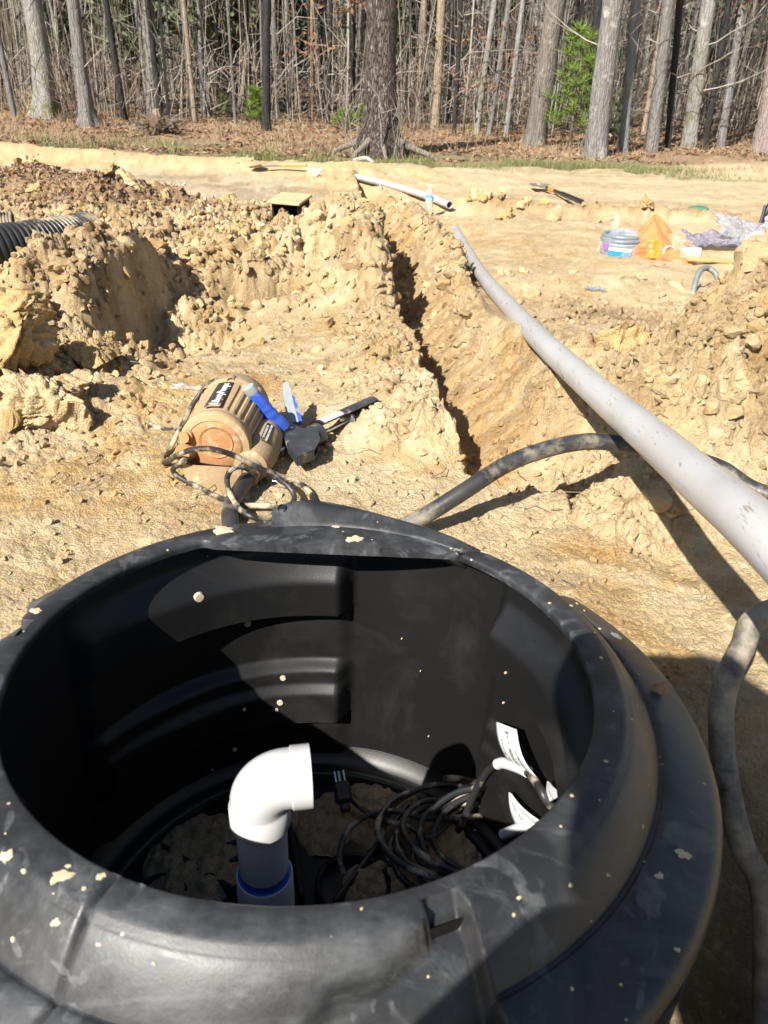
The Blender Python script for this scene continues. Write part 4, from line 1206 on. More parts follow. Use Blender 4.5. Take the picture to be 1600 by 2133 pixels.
m = MB()
prof_t = [(0, -.011), (TL * .3, -.012), (TL * .7, -.013), (TL * .95, -.010), (TL, -.005), (TL, .004), (TL * .8, .007), (TL * .45, .009), (TL * .2, .012), (0, .014)]
m.prism(prof_t, -.009, .009, TGM); m.build('trigger', GREYP, gun, smooth=False)
m = MB(); m.prism([(TL * .02, .0145), (TL * .2, .0125), (TL * .45, .0095), (TL * .68, .0085), (TL * .60, .0155), (TL * .50, .0145), (TL * .40, .0185), (TL * .28, .0178), (TL * .18, .0215), (TL * .02, .0225)], -.0085, .0085, TGM); m.build('trigger_pad', BLUEP, gun, smooth=False)
# label wrapped on the cradle
def gl(u, v, w): a = R(90) + (v / .0335); return GMt @ Vector(((.0335 + w) * math.cos(a), (.0335 + w) * math.sin(a), .035 + u))
m = MB(); m.grid(lambda u, v: gl(u * .072, (v - .5) * .026, .0006), 8, 8); lb = m.build('label', LABELW, gun, solid=.0003)
m = MB(); vs, fs = text_geo('NEWBORN', .0125, fn=lambda x, y, z: gl(.050 - (x + .016), -(y + .002), .001 + z * .5), extr=.0002); m.add(vs, fs)
vs, fs = text_geo('CAULKING GUNS', .0042, fn=lambda x, y, z: gl(.050 - (x + .016), -(y - .008), .001 + z * .5), extr=.0002); m.add(vs, fs)
m.build('lettering', BROWNI, lb, smooth=False)
m = MB(); vs, fs = text_geo('N', .022, fn=lambda x, y, z: gl(.060 - x * 1.0, -y, .001 + z * .5), extr=.0002); m.add(vs, fs); m.build('emblem', GOLDI, lb, smooth=False)

# ================================================================== CORRUGATED PIPES
def corr(path, r_, pitch, name, label):
    P = catmull(path, 60)
    L = [0]
    for a, b_ in zip(P, P[1:]): L.append(L[-1] + (b_ - a).length)
    n = int(L[-1] / pitch * 10)
    Q = []; rr = []
    for k in range(n + 1):
        d = L[-1] * k / n
        j = min(max(int(np.searchsorted(L, d)) - 1, 0), len(P) - 2)
        tt = (d - L[j]) / max(1e-6, L[j + 1] - L[j])
        Q.append(tuple(P[j].lerp(P[j + 1], tt)))
        ph = (d / pitch) % 1
        rr.append(r_ - r_ * .095 * (s01(.50, .62, ph) * s01(1.0, .88, ph)))
    m = MB(); m.tube(Q, rr, 40, caps=False)
    m.tube(Q[::-1][:14], [r_ * .88] * 14, 40, caps=False) if False else None
    inner = [Q[k] for k in range(len(Q) - 1, -1, -6)]
    m.tube(inner, [r_ * .87] * len(inner), 30, caps=False)
    for e, q in ((Q[0], Q[1]), (Q[-1], Q[-2])):
        m.lathe([(r_ * .865, 0), (r_ * 1.0, 0)], 40, mat4(Vector(e), *frame(Vector(e) - Vector(q))))
    o = m.build(name, CORR, auto=50)
    return tag(o, label, 'drain pipe')
CORR = simple('corrugated_black', (.022, .022, .022), .42, .2, 40, dirt=(.34, .28, .185), dirt_amt=.36, dscale=6)
corr([(-1.725, 2.588, 0.150), (-1.588, 2.757, 0.150), (-1.438, 2.880, 0.165), (-1.347, 3.001, 0.165), (-1.287, 3.131, 0.160), (-1.262, 3.279, 0.150)], .086, .019, 'corrugated_pipe', 'thick black corrugated drain pipe lying on the left bank, dusted with dry mud')
corr([(-2.221, 3.617, 0.090), (-1.995, 3.688, 0.090), (-1.784, 3.758, 0.090)], .052, .014, 'corrugated_pipe', 'smaller black corrugated pipe end at the left edge, behind the thick one')

# ================================================================== THINGS LYING ABOUT
def at_ground(p, dz=0.0): return Vector((p[0], p[1], gz(p[0], p[1]) + dz))
# water bottle
bp = at_ground((0.272, 6.693, -0.260))
bot = thing('water_bottle', tuple(bp), 'clear plastic water bottle with a blue and white label standing beside the far white pipe', 'bottle')
t = NT('clear_plastic', .08, .5); t.base((.90, .93, .95)); t.b.inputs['Transmission Weight'].default_value = .85; t.b.inputs['IOR'].default_value = 1.2
CLEARP = t.m
M = Matrix.Translation(bp)
m = MB(); m.lathe([(0, .003), (.028, .002), (.032, .008), (.032, .03), (.030, .034), (.032, .04), (.032, .07), (.030, .075), (.032, .08), (.0325, .135), (.030, .155), (.018, .185), (.0135, .192), (.0135, .200)], 32, M); m.build('bottle_body', CLEARP, bot)
m = MB(); m.lathe([(.0150, .196), (.0155, .198), (.0155, .212), (.0145, .214), (0, .214)], 24, M); m.build('cap', LABELW, bot)
BLUEL = simple('label_blue', (.12, .42, .80), .4, .1, 60)
m = MB(); m.lathe([(.0330, .100), (.0330, .132)], 32, M); lb = m.build('label', BLUEL, bot)
m = MB(); m.lathe([(.0333, .108), (.0333, .116)], 32, M, R(200), R(300)); m.build('label_band', LABELW, lb)

# shovel in the right field
def spade(base, tip, roll, name, label, wood, blade_m, grip_m, collar_m, bl=.30, bw=.20, shaft_r=.016, collar=.35):
    b0, t0_ = Vector(base), Vector(tip)       # base: blade end, tip: handle end
    d = (t0_ - b0).normalized(); L = (t0_ - b0).length
    up = Vector((0, 0, 1)); sx = d.cross(up).normalized(); sz = sx.cross(d)
    root = thing(name, tuple(b0), label, 'shovel')
    Mx = mat4(b0, sx, d, sz)
    m = MB()
    def bf(u, v):
        w = bw * (.5 * (1 - (1 - min(1, v * 2.2)) ** 2) ** .5 if v < .45 else .5) * 2
        x = (u - .5) * w
        return Mx @ Vector((x, v * bl, .022 * (abs(u - .5) * 2) ** 2 + .012 + .02 * v * v))
    m.grid(bf, 10, 12); m.build('blade', blade_m, root, solid=.003)
    m = MB(); m.tube([tuple(Mx @ Vector((0, bl * .72, .024))), tuple(Mx @ Vector((0, bl + .08, .040))), tuple(Mx @ Vector((0, bl + .20, .035)))], [.012, .019, .018], 12); m.build('socket', blade_m, root)
    m = MB(); m.tube([tuple(Mx @ Vector((0, bl + .20, .035))), tuple(Mx @ Vector((0, L, .030)))], shaft_r, 12); m.build('shaft', wood, root)
    if collar_m is not None:
        m = MB(); m.tube([tuple(Mx @ Vector((0, L * collar, .034))), tuple(Mx @ Vector((0, L * (collar + .11), .033)))], shaft_r * 1.35, 12); m.build('collar', collar_m, root)
        m = MB(); m.tube([tuple(Mx @ Vector((0, L * .62, .033))), tuple(Mx @ Vector((0, L * 1.0, .030)))], shaft_r * 1.4, 12); m.build('grip', grip_m, root)
    return root
ORANGE = simple('orange_plastic', (.72, .24, .03), .45)
DULL = simple('dull_steel', (.30, .32, .33), .45, .2, 20, metal=.6, dirt=(.36, .28, .18), dirt_amt=.4)
WOOD = simple('tool_wood', (.56, .34, .13), .55, .2, 12)
a_ = at_ground((1.507, 9.050, -0.330), .02); b_ = at_ground((1.648, 7.306, -0.300), .03)
spade(a_, b_, 0, 'shovel', 'shovel with a black shaft and orange collar lying in the field on the right', BLACK, DULL, BLACK, ORANGE)
a_ = at_ground((-1.587, 8.964, -0.280), .02); b_ = at_ground((-0.952, 8.831, -0.280), .05)
spade(a_, b_, 0, 'shovel', 'shovel with an orange wooden shaft lying left of the trench, before the berm', WOOD, simple('muddy_steel', (.26, .205, .135), .8, .2, 20), None, None, bl=.16, bw=.15, shaft_r=.017)
SCRAP = simple('white_scrap', (.50, .42, .30), .7)
m = MB(); p = at_ground((-0.838, 8.446, -0.280), .03); m.prism([(-.10, .05), (.10, .06), (.02, -.09)], 0, .012, Matrix.Translation(p) @ Matrix.Rotation(.5, 4, 'X'))
tag(m.build('board_offcut', SCRAP, None, smooth=False), 'pale triangular offcut of board lying at the head of the trench', 'board')

# buried distribution box
p = Vector((-0.632, 4.808, -0.070)) + Vector((0, .05, .035))
db = thing('drain_box', tuple(p), 'black plastic drain box with an open front half buried in the rough dirt', 'drain box')
M = Matrix.Translation(p) @ Matrix.Rotation(-.25, 4, 'Z') @ Matrix.Rotation(.10, 4, 'X')
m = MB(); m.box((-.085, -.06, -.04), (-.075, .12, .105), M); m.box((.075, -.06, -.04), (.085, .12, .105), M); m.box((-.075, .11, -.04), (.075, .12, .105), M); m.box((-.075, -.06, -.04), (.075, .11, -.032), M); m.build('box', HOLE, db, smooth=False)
m = MB(); m.box((-.10, -.085, .1055), (.10, .14, .122), M, .004); m.build('lid', CLOD_TAN, db, smooth=False)

# bagged coil of conduit
p = at_ground((1.373, 4.840, -0.200))
coil = thing('conduit_coil', tuple(p), 'coil of grey conduit in a clear plastic bag with a blue label', 'conduit')
GREYC = simple('grey_conduit', (.17, .20, .23), .4, .1, 40)
for k in range(6):
    m = MB(); cr = .115 + .006 * math.sin(k * 2.1)
    m.tube([(p.x + cr * math.cos(a) + .004 * math.sin(k), p.y + cr * math.sin(a), p.z + .013 + .019 * k + .003 * math.sin(a * 2 + k)) for a in np.linspace(0, 2 * math.pi, 49)], .0125, 10, caps=False)
    m.build('conduit_turn', GREYC, coil)
for k in range(5):
    m = MB(); cr = .088 + .004 * math.sin(k * 1.7)
    m.tube([(p.x + cr * math.cos(a), p.y + cr * math.sin(a), p.z + .016 + .020 * k) for a in np.linspace(0, 2 * math.pi, 41)], .0122, 10, caps=False)
    m.build('conduit_turn', GREYC, coil)
def film(name, col, alpha, rough=.12):
    t = NT(name, rough, .6); t.base(col)
    tr = t.N.new('ShaderNodeBsdfTransparent'); mx = t.N.new('ShaderNodeMixShader')
    t.put(mx.inputs[0], t.math('ADD', alpha, t.math('MULTIPLY', t.noise(20, 4), .14)))
    t.L.new(tr.outputs[0], mx.inputs[1]); t.L.new(t.b.outputs[0], mx.inputs[2]); t.L.new(mx.outputs[0], t.N['Material Output'].inputs[0])
    t.normal(t.bump(t.noise(28, 4, .6, dist=1.5), .9, .02))
    return t.m
CLEARF = film('clear_film', (.80, .84, .90), .10)
ORANGEF = film('orange_film', (.85, .27, .09), .62)
def bag_hull(c, rx, ry, hz, seed, amp=.12, tip=None, cone=0):
    m = MB(); n = 40; k2 = 16; vs = []
    for j in range(k2 + 1):
        v = j / k2
        for i in range(n):
            a = 2 * math.pi * i / n
            w = (math.sin(math.pi * (.10 + .90 * (1 - v) * .56)) if v > 0 else .95)
            rr = ((1 - v ** 3) ** .5 if v < 1 else 0.0) if not cone else (1 - v) ** .72
            nz_ = 1 + amp * float(fbm(np.array([math.cos(a) * 1.6 + seed]), np.array([math.sin(a) * 1.6 + v * 2.2]), 3, seed)[0]) * 1.5
            x, y, z = rx * rr * nz_ * math.cos(a), ry * rr * nz_ * math.sin(a), hz * v * (1 + .12 * math.sin(a * 3 + seed))
            if tip: x += tip[0] * v ** 2; y += tip[1] * v ** 2
            vs.append((c[0] + x, c[1] + y, c[2] + z))
    fs = [(j * n + i, j * n + (i + 1) % n, (j + 1) * n + (i + 1) % n, (j + 1) * n + i) for j in range(k2) for i in range(n)]
    m.add(vs, fs); return m
m = bag_hull((p.x, p.y, p.z + .002), .150, .148, .135, 3, .06)
m.add(*(lambda g_: (g_.v, g_.f))(crumple((p.x - .06, p.y + .02, p.z + .17), (1, 0, .2), (0, .3, 1), .05, .09, .01, 9)))
m.build('bag', CLEARF, coil, auto=0)
BLUEL2 = simple('label_blue_strong', (.02, .22, .75), .4); PURP = simple('label_purple', (.33, .10, .42), .4)
m = MB(); m.grid(lambda u, v: Vector((p.x + .148 * math.cos(R(225 + 52 * u)), p.y + .148 * math.sin(R(225 + 52 * u)), p.z + .012 + .028 * v)), 12, 2); lb = m.build('label', BLUEL2, coil)
m = MB(); m.grid(lambda u, v: Vector((p.x + .148 * math.cos(R(225 + 52 * u)), p.y + .148 * math.sin(R(225 + 52 * u)), p.z + .0405 + .018 * v)), 12, 2); m.build('label', LABELW, coil)
m = MB(); m.grid(lambda u, v: Vector((p.x + .1485 * math.cos(R(208 + 14 * u)), p.y + .1485 * math.sin(R(208 + 14 * u)), p.z + .04 + .035 * v)), 4, 2); m.build('label', PURP, coil)

# white fittings in an orange bag
p = at_ground((1.604, 4.751, -0.200))
for (dx, dy, dz, r_, L, d, lab) in ((-.005, -.035, .048, .040, .10, (.15, -1, .12), 'white PVC fitting with its round open end facing out of the orange bag'), (.135, -.02, .042, .038, .13, (1, -.25, .0), 'white PVC fitting lying on its side at the right end of the orange bag')):
    c_ = Vector((p.x + dx, p.y + dy, p.z + dz)); d = Vector(d).normalized()
    m = MB(); Mx = mat4(c_ - d * L * .5, *frame(d))
    m.lathe([(r_ * .8, L), (r_, L), (r_ * 1.02, L * .6), (r_ * .92, L * .56), (r_ * .90, 0), (r_ * .55, -.012), (0, -.012)], 28, Mx)
    m.lathe([(r_ * .78, L * .3), (r_ * .80, L)], 28, Mx); m.lathe([(0, L * .3), (r_ * .78, L * .3)], 28, Mx)
    tag(m.build('pipe_fitting', PVC_NEW), lab, 'pipe fitting', 'white fittings in the orange bag')
m = bag_hull((p.x - .03, p.y + .03, p.z + .002), .20, .14, .215, 14, .36, (-.05, .03), 1)
m2 = bag_hull((p.x + .12, p.y + .01, p.z + .002), .17, .12, .13, 19, .24, (-.10, .0), 1)
bg_ = thing('orange_bag', tuple(p), 'crumpled translucent orange plastic bag of fittings on the pale sand', 'plastic bag')
m.build('bag_body', ORANGEF, bg_, auto=0); m2.build('bag_body', film('orange_film_pale', (.88, .62, .44), .28), bg_, auto=0)
ORP = simple('bag_print', (.85, .22, .03), .4)
m = crumple((p.x - .085, p.y - .085, p.z + .07), (1, 0, 0), (0, .35, 1), .085, .10, .008, 23); o = m.build('bag_print', ORP, bg_)

# grey poly bags, sand bag, box and tool handle at the right edge
GREYB = film('grey_poly', (.22, .22, .29), .72, .25)
p = at_ground((2.089, 5.319, -0.200), .02)
m = crumple((p.x, p.y, p.z + .02), (1, .1, 0), (-.1, 1, .12), .34, .30, .035, 31, 26, 20); tag(m.build('poly_bag', GREYB), 'crumpled grey plastic bag lying flat, left of the sack', 'plastic bag')
p = at_ground((2.255, 5.319, -0.200), .05)
m = crumple((p.x + .02, p.y + .03, p.z + .07), (1, -.25, -.2), (-.1, .8, .6), .34, .17, .03, 37, 26, 20); tag(m.build('poly_bag', film('grey_poly_pale', (.27, .27, .31), .75, .25)), 'shiny grey plastic bag standing half upright against the sack', 'plastic bag')
p = at_ground((2.388, 5.014, -0.200))
sk = thing('sack', tuple(p), 'full printed sack lying at the right edge of the picture', 'sack')
m = MB(); v_, f_ = icosphere(4)
def sackp(q): return (p.x + .22 * np.sign(q[0]) * abs(q[0]) ** .7, p.y + .15 * np.sign(q[1]) * abs(q[1]) ** .8, p.z + .075 + .085 * q[2] * (1 + .0 * q[0]) + .012 * math.sin(q[0] * 9) * abs(q[1]))
m.add([sackp(q) for q in v_], [tuple(f) for f in f_]); m.build('sack_body', simple('sack_white', (.42, .39, .37), .5, .1, 20, bump=.3), sk)
REDP = simple('print_red', (.55, .10, .07), .5)
m = MB(); m.grid(lambda u, v: Vector(sackp(Vector((-.75 + .55 * u, -.72, .42 - .25 * u + .10 * v)).normalized())) + Vector((0, -.004, .004)), 10, 2); m.build('print_stripe', REDP, sk)
m = MB(); m.grid(lambda u, v: Vector(sackp(Vector((-.85 + .5 * u, -.80, .02 - .20 * u + .06 * v)).normalized())) + Vector((0, -.004, .002)), 10, 2); m.build('print_stripe', simple('print_dark', (.12, .12, .16), .5), sk)
p2_ = Vector((p.x + .02, p.y + .02, p.z + .175))
cl = thing('clear_box', tuple(p2_), 'small clear plastic box resting on top of the sack', 'box')
M = Matrix.Translation(p2_) @ Matrix.Rotation(.2, 4, 'Z')
m = MB(); m.box((-.11, -.06, -.012), (.11, .06, .035), M, .008); m.build('box_body', film('box_film', (.55, .60, .66), .55, .15), cl, auto=30)
m = MB(); m.box((-.115, -.065, .0355), (.115, .065, .060), M, .006); m.build('lid', film('lid_film', (.62, .72, .82), .6, .15), cl, auto=30)
hb = at_ground((2.622, 5.883, -0.200))
m = MB(); top = hb + Vector((.13, .12, .42))
m.tube([tuple(hb + Vector((-.01, .0, -.02))), tuple(hb.lerp(top, .5)), tuple(top)], .017, 12)
m.tube([tuple(hb + Vector((.0, -.02, .0))), tuple(hb.lerp(top, .48) + Vector((-.03, -.01, 0)))], .013, 10)
tag(m.build('tool_handle', BLACK), 'black tool handle standing up behind the clear box at the right edge', 'tool handle')
p = at_ground((1.901, 4.613, -0.180), .012)
m = MB(); m.box((-.20, -.014, -.008), (.16, .014, .012), Matrix.Translation(p) @ Matrix.Rotation(-.05, 4, 'Z'), .003); tag(m.build('wooden_stake', WOOD, smooth=False), 'yellow wooden stake lying on the sand before the orange bag and sack', 'stake')
GREEN = simple('green_plastic', (.05, .19, .11), .45, .2, 30)
gv = thing('valve_cover', tuple(at_ground((2.416, 6.720, -0.250))), 'pair of green flap shaped covers lying open in the scraped dirt of the field', 'valve cover')
for (q, rz, nm) in (((2.393, 6.790, -0.240), .4, 'cover_flap'), ((2.472, 6.717, -0.240), -.2, 'cover_flap')):
    c_ = at_ground(q, .02); m = MB()
    m.lathe([(0, .012), (.05, .009), (.068, 0), (.05, -.004), (0, -.004)], 24, Matrix.Translation(c_) @ Matrix.Rotation(rz, 4, 'Z') @ Matrix.Rotation(.45, 4, 'X') @ Matrix.Diagonal((1.25, .62, 1, 1))); m.build(nm, GREEN, gv)
gh = [at_ground((1.366, 3.543, -0.100), -.02), at_ground((1.380, 3.586, -0.100), .03), at_ground((1.408, 3.632, -0.100), .075), at_ground((1.458, 3.674, -0.100), .085), at_ground((1.493, 3.644, -0.100), .05), at_ground((1.506, 3.629, -0.100), -.02)]
m = MB(); m.tube(catmull(gh, 6), .013, 12); tag(m.build('hose_end', simple('grey_hose', (.16, .18, .17), .5, .2, 30, dirt=(.4, .33, .22), dirt_amt=.4)), 'bent grey hose stub poking out of the dirt behind the right mound', 'hose')
p = at_ground((0.898, 3.460, -0.100), .01)
m = crumple(p, (1, -.25, 0), (.2, 1, .1), .09, .03, .010, 47); tag(m.build('film_scrap', film('film_blue', (.26, .30, .36), .5)), 'scrap of bluish plastic film lying in the brown wet scrape', 'plastic scrap')

# ================================================================== BIG CLODS
clod(-1.075, 2.20, .100, 'ochre', 2, 'large smooth brown clod at the left edge in front of the cut bank', dz=.7, rot=(1.9, .5, .4), sc=(1, .9, 1.05))
clod(-.82, 1.70, .085, 'tan', 5, 'widest lumpy clod of the heap at the left, casting a shadow to the right', dz=.3, rot=(.4, .9, .7), sc=(1.1, .9, .9))
clod(-.93, 1.80, .085, 'ochre', 6, 'ochre clod high on the heap at the left edge, behind the widest one', dz=.8, rot=(1.2, .3, 2.0), sc=(1.1, .9, .9))
clod(-.97, 1.64, .07, 'tan', 3, 'pale clod low on the heap at the left edge', dz=.4, rot=(.2, .5, 3.0), sc=(1.1, .9, .9))
rc = random.Random(12)
def scatter(n, fn, smin, smax, kinds, place, group, dz=.2):
    pts = []
    while len(pts) < n:
        x, y = fn()
        if math.hypot(x - TC[0], y - TC[1]) < .52: continue
        d_ = float(np.interp(y, TR_Y, TR_X)) + TR_W / 2
        if abs(x - d_) < .085 and y > 1.5: continue
        if abs(x - .41) < .10 and 1.8 < y < 6: continue
        if abs(x + .66) < .2 and 4.4 < y < 5.25: continue
        pts.append((x, y, smin * (smax / smin) ** (rc.random() ** 1.8), rc.choice(kinds)))
    mx_ = sorted(p[0] for p in pts)[n // 2]; my_ = sorted(p[1] for p in pts)[n // 2]; big = sorted(p[2] for p in pts)
    for x, y, s_, kd in pts:
        size = 'big' if s_ >= big[int(n * .85)] else 'small' if s_ < big[n // 2] else 'middling'
        side = ('near' if y < my_ else 'far') + ' ' + ('left' if x < mx_ else 'right')
        o = clod(x, y, s_, kd if s_ > .05 else kd + '_s', rc.randrange(10), '%s %s clod %s, %s part' % (size, {'tan': 'tan', 'ochre': 'ochre', 'brown': 'brown'}[kd], place, side), group, dz,
                 (rc.uniform(-.6, .6), rc.uniform(-.6, .6), rc.uniform(0, 6.3)), (rc.uniform(.85, 1.25), rc.uniform(.8, 1.1), rc.uniform(.6, .9)))
T3 = ['tan', 'tan', 'ochre', 'brown']
scatter(34, lambda: (rc.gauss(-.93, .10), rc.gauss(1.78, .10)), .022, .075, ['tan', 'tan', 'ochre'], 'in the left edge heap', 'clods of the left heap', .3)
scatter(26, lambda: (rc.uniform(-1.15, -.78), rc.uniform(2.3, 3.0)), .02, .06, T3, 'on the bank below the corrugated pipe', 'clods on the left bank')
scatter(62, lambda: (rc.uniform(-1.0, .02), rc.uniform(2.95, 5.2)), .02, .075, T3, 'on the torn slope left of the trench', 'clods of the torn slope')
scatter(46, lambda: (rc.gauss(1.0, .22), rc.gauss(1.92, .14)), .024, .085, ['ochre', 'tan', 'ochre', 'brown'], 'on the mound right of the pipe', 'clods of the right mound', .05)
scatter(34, lambda: (rc.uniform(.50, .95), rc.uniform(1.35, 1.85)), .014, .036, ['ochre', 'tan', 'tan'], 'at the foot of the right mound', 'clods at the foot of the right mound')
scatter(30, lambda: (float(rc.uniform(.22, .33)) - .03 * 0 + 0, rc.uniform(1.9, 3.8)), .016, .042, T3, 'on the spoil between trench and long pipe', 'clods between trench and pipe')
scatter(22, lambda: (rc.uniform(-3.0, -1.2), rc.uniform(4.7, 6.0)), .03, .09, ['brown', 'tan', 'ochre'], 'in the heap of dead leaves', 'clods in the leaf heap')
scatter(14, lambda: (rc.uniform(.6, 2.6), rc.uniform(6.2, 7.1)), .03, .075, ['ochre', 'tan'], 'in the scraped line across the right field', 'clods in the right field')
scatter(10, lambda: (rc.gauss(.78, .12), rc.gauss(6.95, .12)), .03, .09, ['tan', 'ochre'], 'in the small heap by the open pipe end', 'clods by the open pipe end', .5)
fl_ = (0.324, 0.665, 0.165); fx_, fy_ = fl_[0], fl_[1]; q, nn = on_shell(fx_, fy_)
o = link('dirt_clod', clod_me['tan_s'][3], None, (fx_, fy_, (q.z if q else .16) + .006)); o.scale = (.016, .011, .009)
tag(o, 'small dirt clod resting on the shaded flange of the basin, right of its mouth', 'dirt clod')

# ================================================================== FOREST
rf = random.Random(77)
nf = np.random.default_rng(77)
def bark(name, c0, c1, c2=None, patch=.5, sc=1.0, moss=False):
    t = NT(name, .9, .2)
    v = t.coords((9 * sc, 9 * sc, 1.6 * sc))
    n = t.noise(2.2, 7, .7, v, .6)
    c = t.mix(t.ramp(n, .32, .66), c0, c1)
    if c2: c = t.mix(t.ramp(t.noise(3.2, 6, .7), patch, patch + .08), c, c2)
    if moss:
        z = t.N.new('ShaderNodeSeparateXYZ'); t.L.new(t.tc.outputs['Object'], z.inputs[0])
        k = t.N.new('ShaderNodeMapRange'); k.inputs[1].default_value = 2.0; k.inputs[2].default_value = .2; t.L.new(z.outputs[2], k.inputs[0])
        c = t.mix(t.math('MULTIPLY', k.outputs[0], t.ramp(t.noise(4, 6, .7), .45, .62)), c, (.15, .145, .05))
    fur = t.voro(1.0, 'DISTANCE_TO_EDGE', t.coords((26 * sc, 26 * sc, 4.5 * sc)))
    fr = t.ramp(fur, .02, .16)
    c = t.mix(fr, t.mix(1.0, c, (.45, .42, .40) if name == 'bark_brown' else (.80, .78, .76), 'MULTIPLY'), c)
    if name == 'bark_brown': c = t.mix(t.math('MULTIPLY', t.ramp(t.noise(14, 4, .7, t.coords((2.2, 2.2, .5))), .60, .64), .8), c, (.40, .37, .34))
    t.base(c)
    t.normal(t.bump(t.math('ADD', t.math('ADD', n, t.math('MULTIPLY', fr, 1.0 if name == 'bark_brown' else .35)), t.math('MULTIPLY', t.noise(30, 4, .7), .5)), .9, .030))
    return t.m
BARK = dict(
    pale=bark('bark_pale', (0.213, 0.204, 0.192), (0.355, 0.347, 0.337), (0.480, 0.464, 0.440), .60, 1.0, True),
    grey=bark('bark_grey', (0.149, 0.140, 0.133), (0.256, 0.244, 0.232), (0.400, 0.384, 0.360), .64),
    brown=bark('bark_brown', (0.092, 0.074, 0.066), (0.170, 0.137, 0.121), (0.336, 0.296, 0.264), .66, 1.6),
    brown2=bark('bark_brown_grey', (.130, .113, .098), (.235, .210, .185), (.45, .43, .40), .585),
    dark=bark('bark_dark', (0.025, 0.025, 0.025), (0.054, 0.052, 0.052), (0.160, 0.152, 0.144), .70),
    tan=bark('bark_tan', (0.267, 0.207, 0.148), (0.384, 0.318, 0.244), (0.496, 0.440, 0.368), .62),
    orange=bark('bark_orange', (0.259, 0.156, 0.088), (0.370, 0.259, 0.162), (0.440, 0.368, 0.288), .6),
    blotch=bark('bark_blotchy', (0.170, 0.159, 0.153), (0.270, 0.259, 0.255), (0.464, 0.448, 0.424), .56),
    blue=bark('bark_bluegrey', (0.156, 0.167, 0.177), (0.270, 0.284, 0.298), (0.400, 0.400, 0.392), .62),
    pink=bark('bark_pinkish', (0.256, 0.199, 0.188), (0.355, 0.304, 0.293), (0.480, 0.432, 0.400), .6))
TWIG = {k: simple('twig_' + k, c, .85, .25, 6) for k, c in dict(grey=(.28, .25, .21), brown=(.18, .145, .11), pale=(.34, .31, .265), red=(.23, .16, .115)).items()}

def branchy(m, p, d, L, r_, depth, rnd, n=4, up=.25):
    """recursive limb into mesh builder m"""
    pts = [Vector(p)]; dd = Vector(d).normalized(); k = 4 if depth else 3
    for i in range(k):
        dd = (dd + Vector((rnd.uniform(-.28, .28), rnd.uniform(-.28, .28), rnd.uniform(-.12, .12 + up)))).normalized()
        pts.append(pts[-1] + dd * L / k)
    m.tube([tuple(q) for q in pts], [r_ * (1 - .75 * i / k) for i in range(k + 1)], 5 if depth > 1 else 3, caps=False)
    if depth <= 0: return
    for _ in range(n):
        t_ = rnd.uniform(.25, 1.0); i = min(int(t_ * k), k - 1)
        q = pts[i].lerp(pts[i + 1], t_ * k - i)
        base_d = (pts[i + 1] - pts[i]).normalized()
        side = Vector((rnd.uniform(-1, 1), rnd.uniform(-1, 1), rnd.uniform(-.3, .8))).normalized()
        branchy(m, q, base_d * .55 + side * .8, L * rnd.uniform(.35, .6), r_ * .45, depth - 1, rnd, n, up)

def crown_mesh(seed, H, r_top, mat_):
    rnd = random.Random(seed); m = MB()
    m.tube([(0, 0, 0), (.05, .03, H * .5), (.0, .1, H)], [r_top, r_top * .6, r_top * .12], 6, caps=False)
    for i in range(11):
        z = H * (.02 + .9 * i / 11); a = rnd.uniform(0, 6.28)
        branchy(m, (0, 0, z), (math.cos(a), math.sin(a), .55), (H * .48) * (1 - .55 * i / 11), r_top * .42 * (1 - .6 * i / 11), 2, rnd, 4)
    o = m.build('crown', mat_, None, auto=0); me = o.data; bpy.data.objects.remove(o); return me
CROWNS = [crown_mesh(300 + i, 7.0, .085, TWIG[k]) for i, k in enumerate(('grey', 'brown', 'grey', 'pale'))]

def trunk_builder(base, top_dir, r0_, H, flare, rnd, lumpy=.06, n=14, bend=None, taper=.45):
    P = []; rr = []
    b0 = Vector(base); td = Vector(top_dir)
    K = 46 if n > 10 else 16
    ph = [rnd.uniform(0, 6.28) for _ in range(4)]
    for k in range(K + 1):
        h_ = H * (k / K) ** 2.0 - .12
        q = b0 + Vector((td.x * h_, td.y * h_, h_))
        q += Vector((math.sin(h_ * .9 + ph[0]) - math.sin(ph[0]), math.sin(h_ * .7 + ph[1]) - math.sin(ph[1]), 0)) * r0_ * .22
        if bend: q += Vector((bend(h_), 0, 0))
        P.append(tuple(q)); rr.append(r0_ * (1 - taper * max(0, h_) / H) * (1 + flare * math.exp(-max(0, h_) / (r0_ * 2.1))))
    m = MB(); m.tube(P, rr, n, caps=True)
    # buttress and bark lumps
    V_ = np.array(m.v); c0 = np.repeat(np.array(P), n, 0)[:len(V_)]
    ang = np.arctan2(V_[:, 1] - c0[:, 1], V_[:, 0] - c0[:, 0]); hh = V_[:, 2] - b0.z
    lump = lumpy * fbm(ang * 1.6 + ph[2], hh * 2.0, 3, int(ph[3] * 100)) + flare * .30 * np.exp(-np.clip(hh, 0, 9) / (r0_ * 1.8)) * np.sin(ang * 5 + ph[2] + .6 * np.sin(ang * 2 + ph[1]))
    V_[:, :2] += (V_[:, :2] - c0[:, :2]) * lump[:, None]
    m.v = [tuple(v) for v in V_]
    return m, P, rr

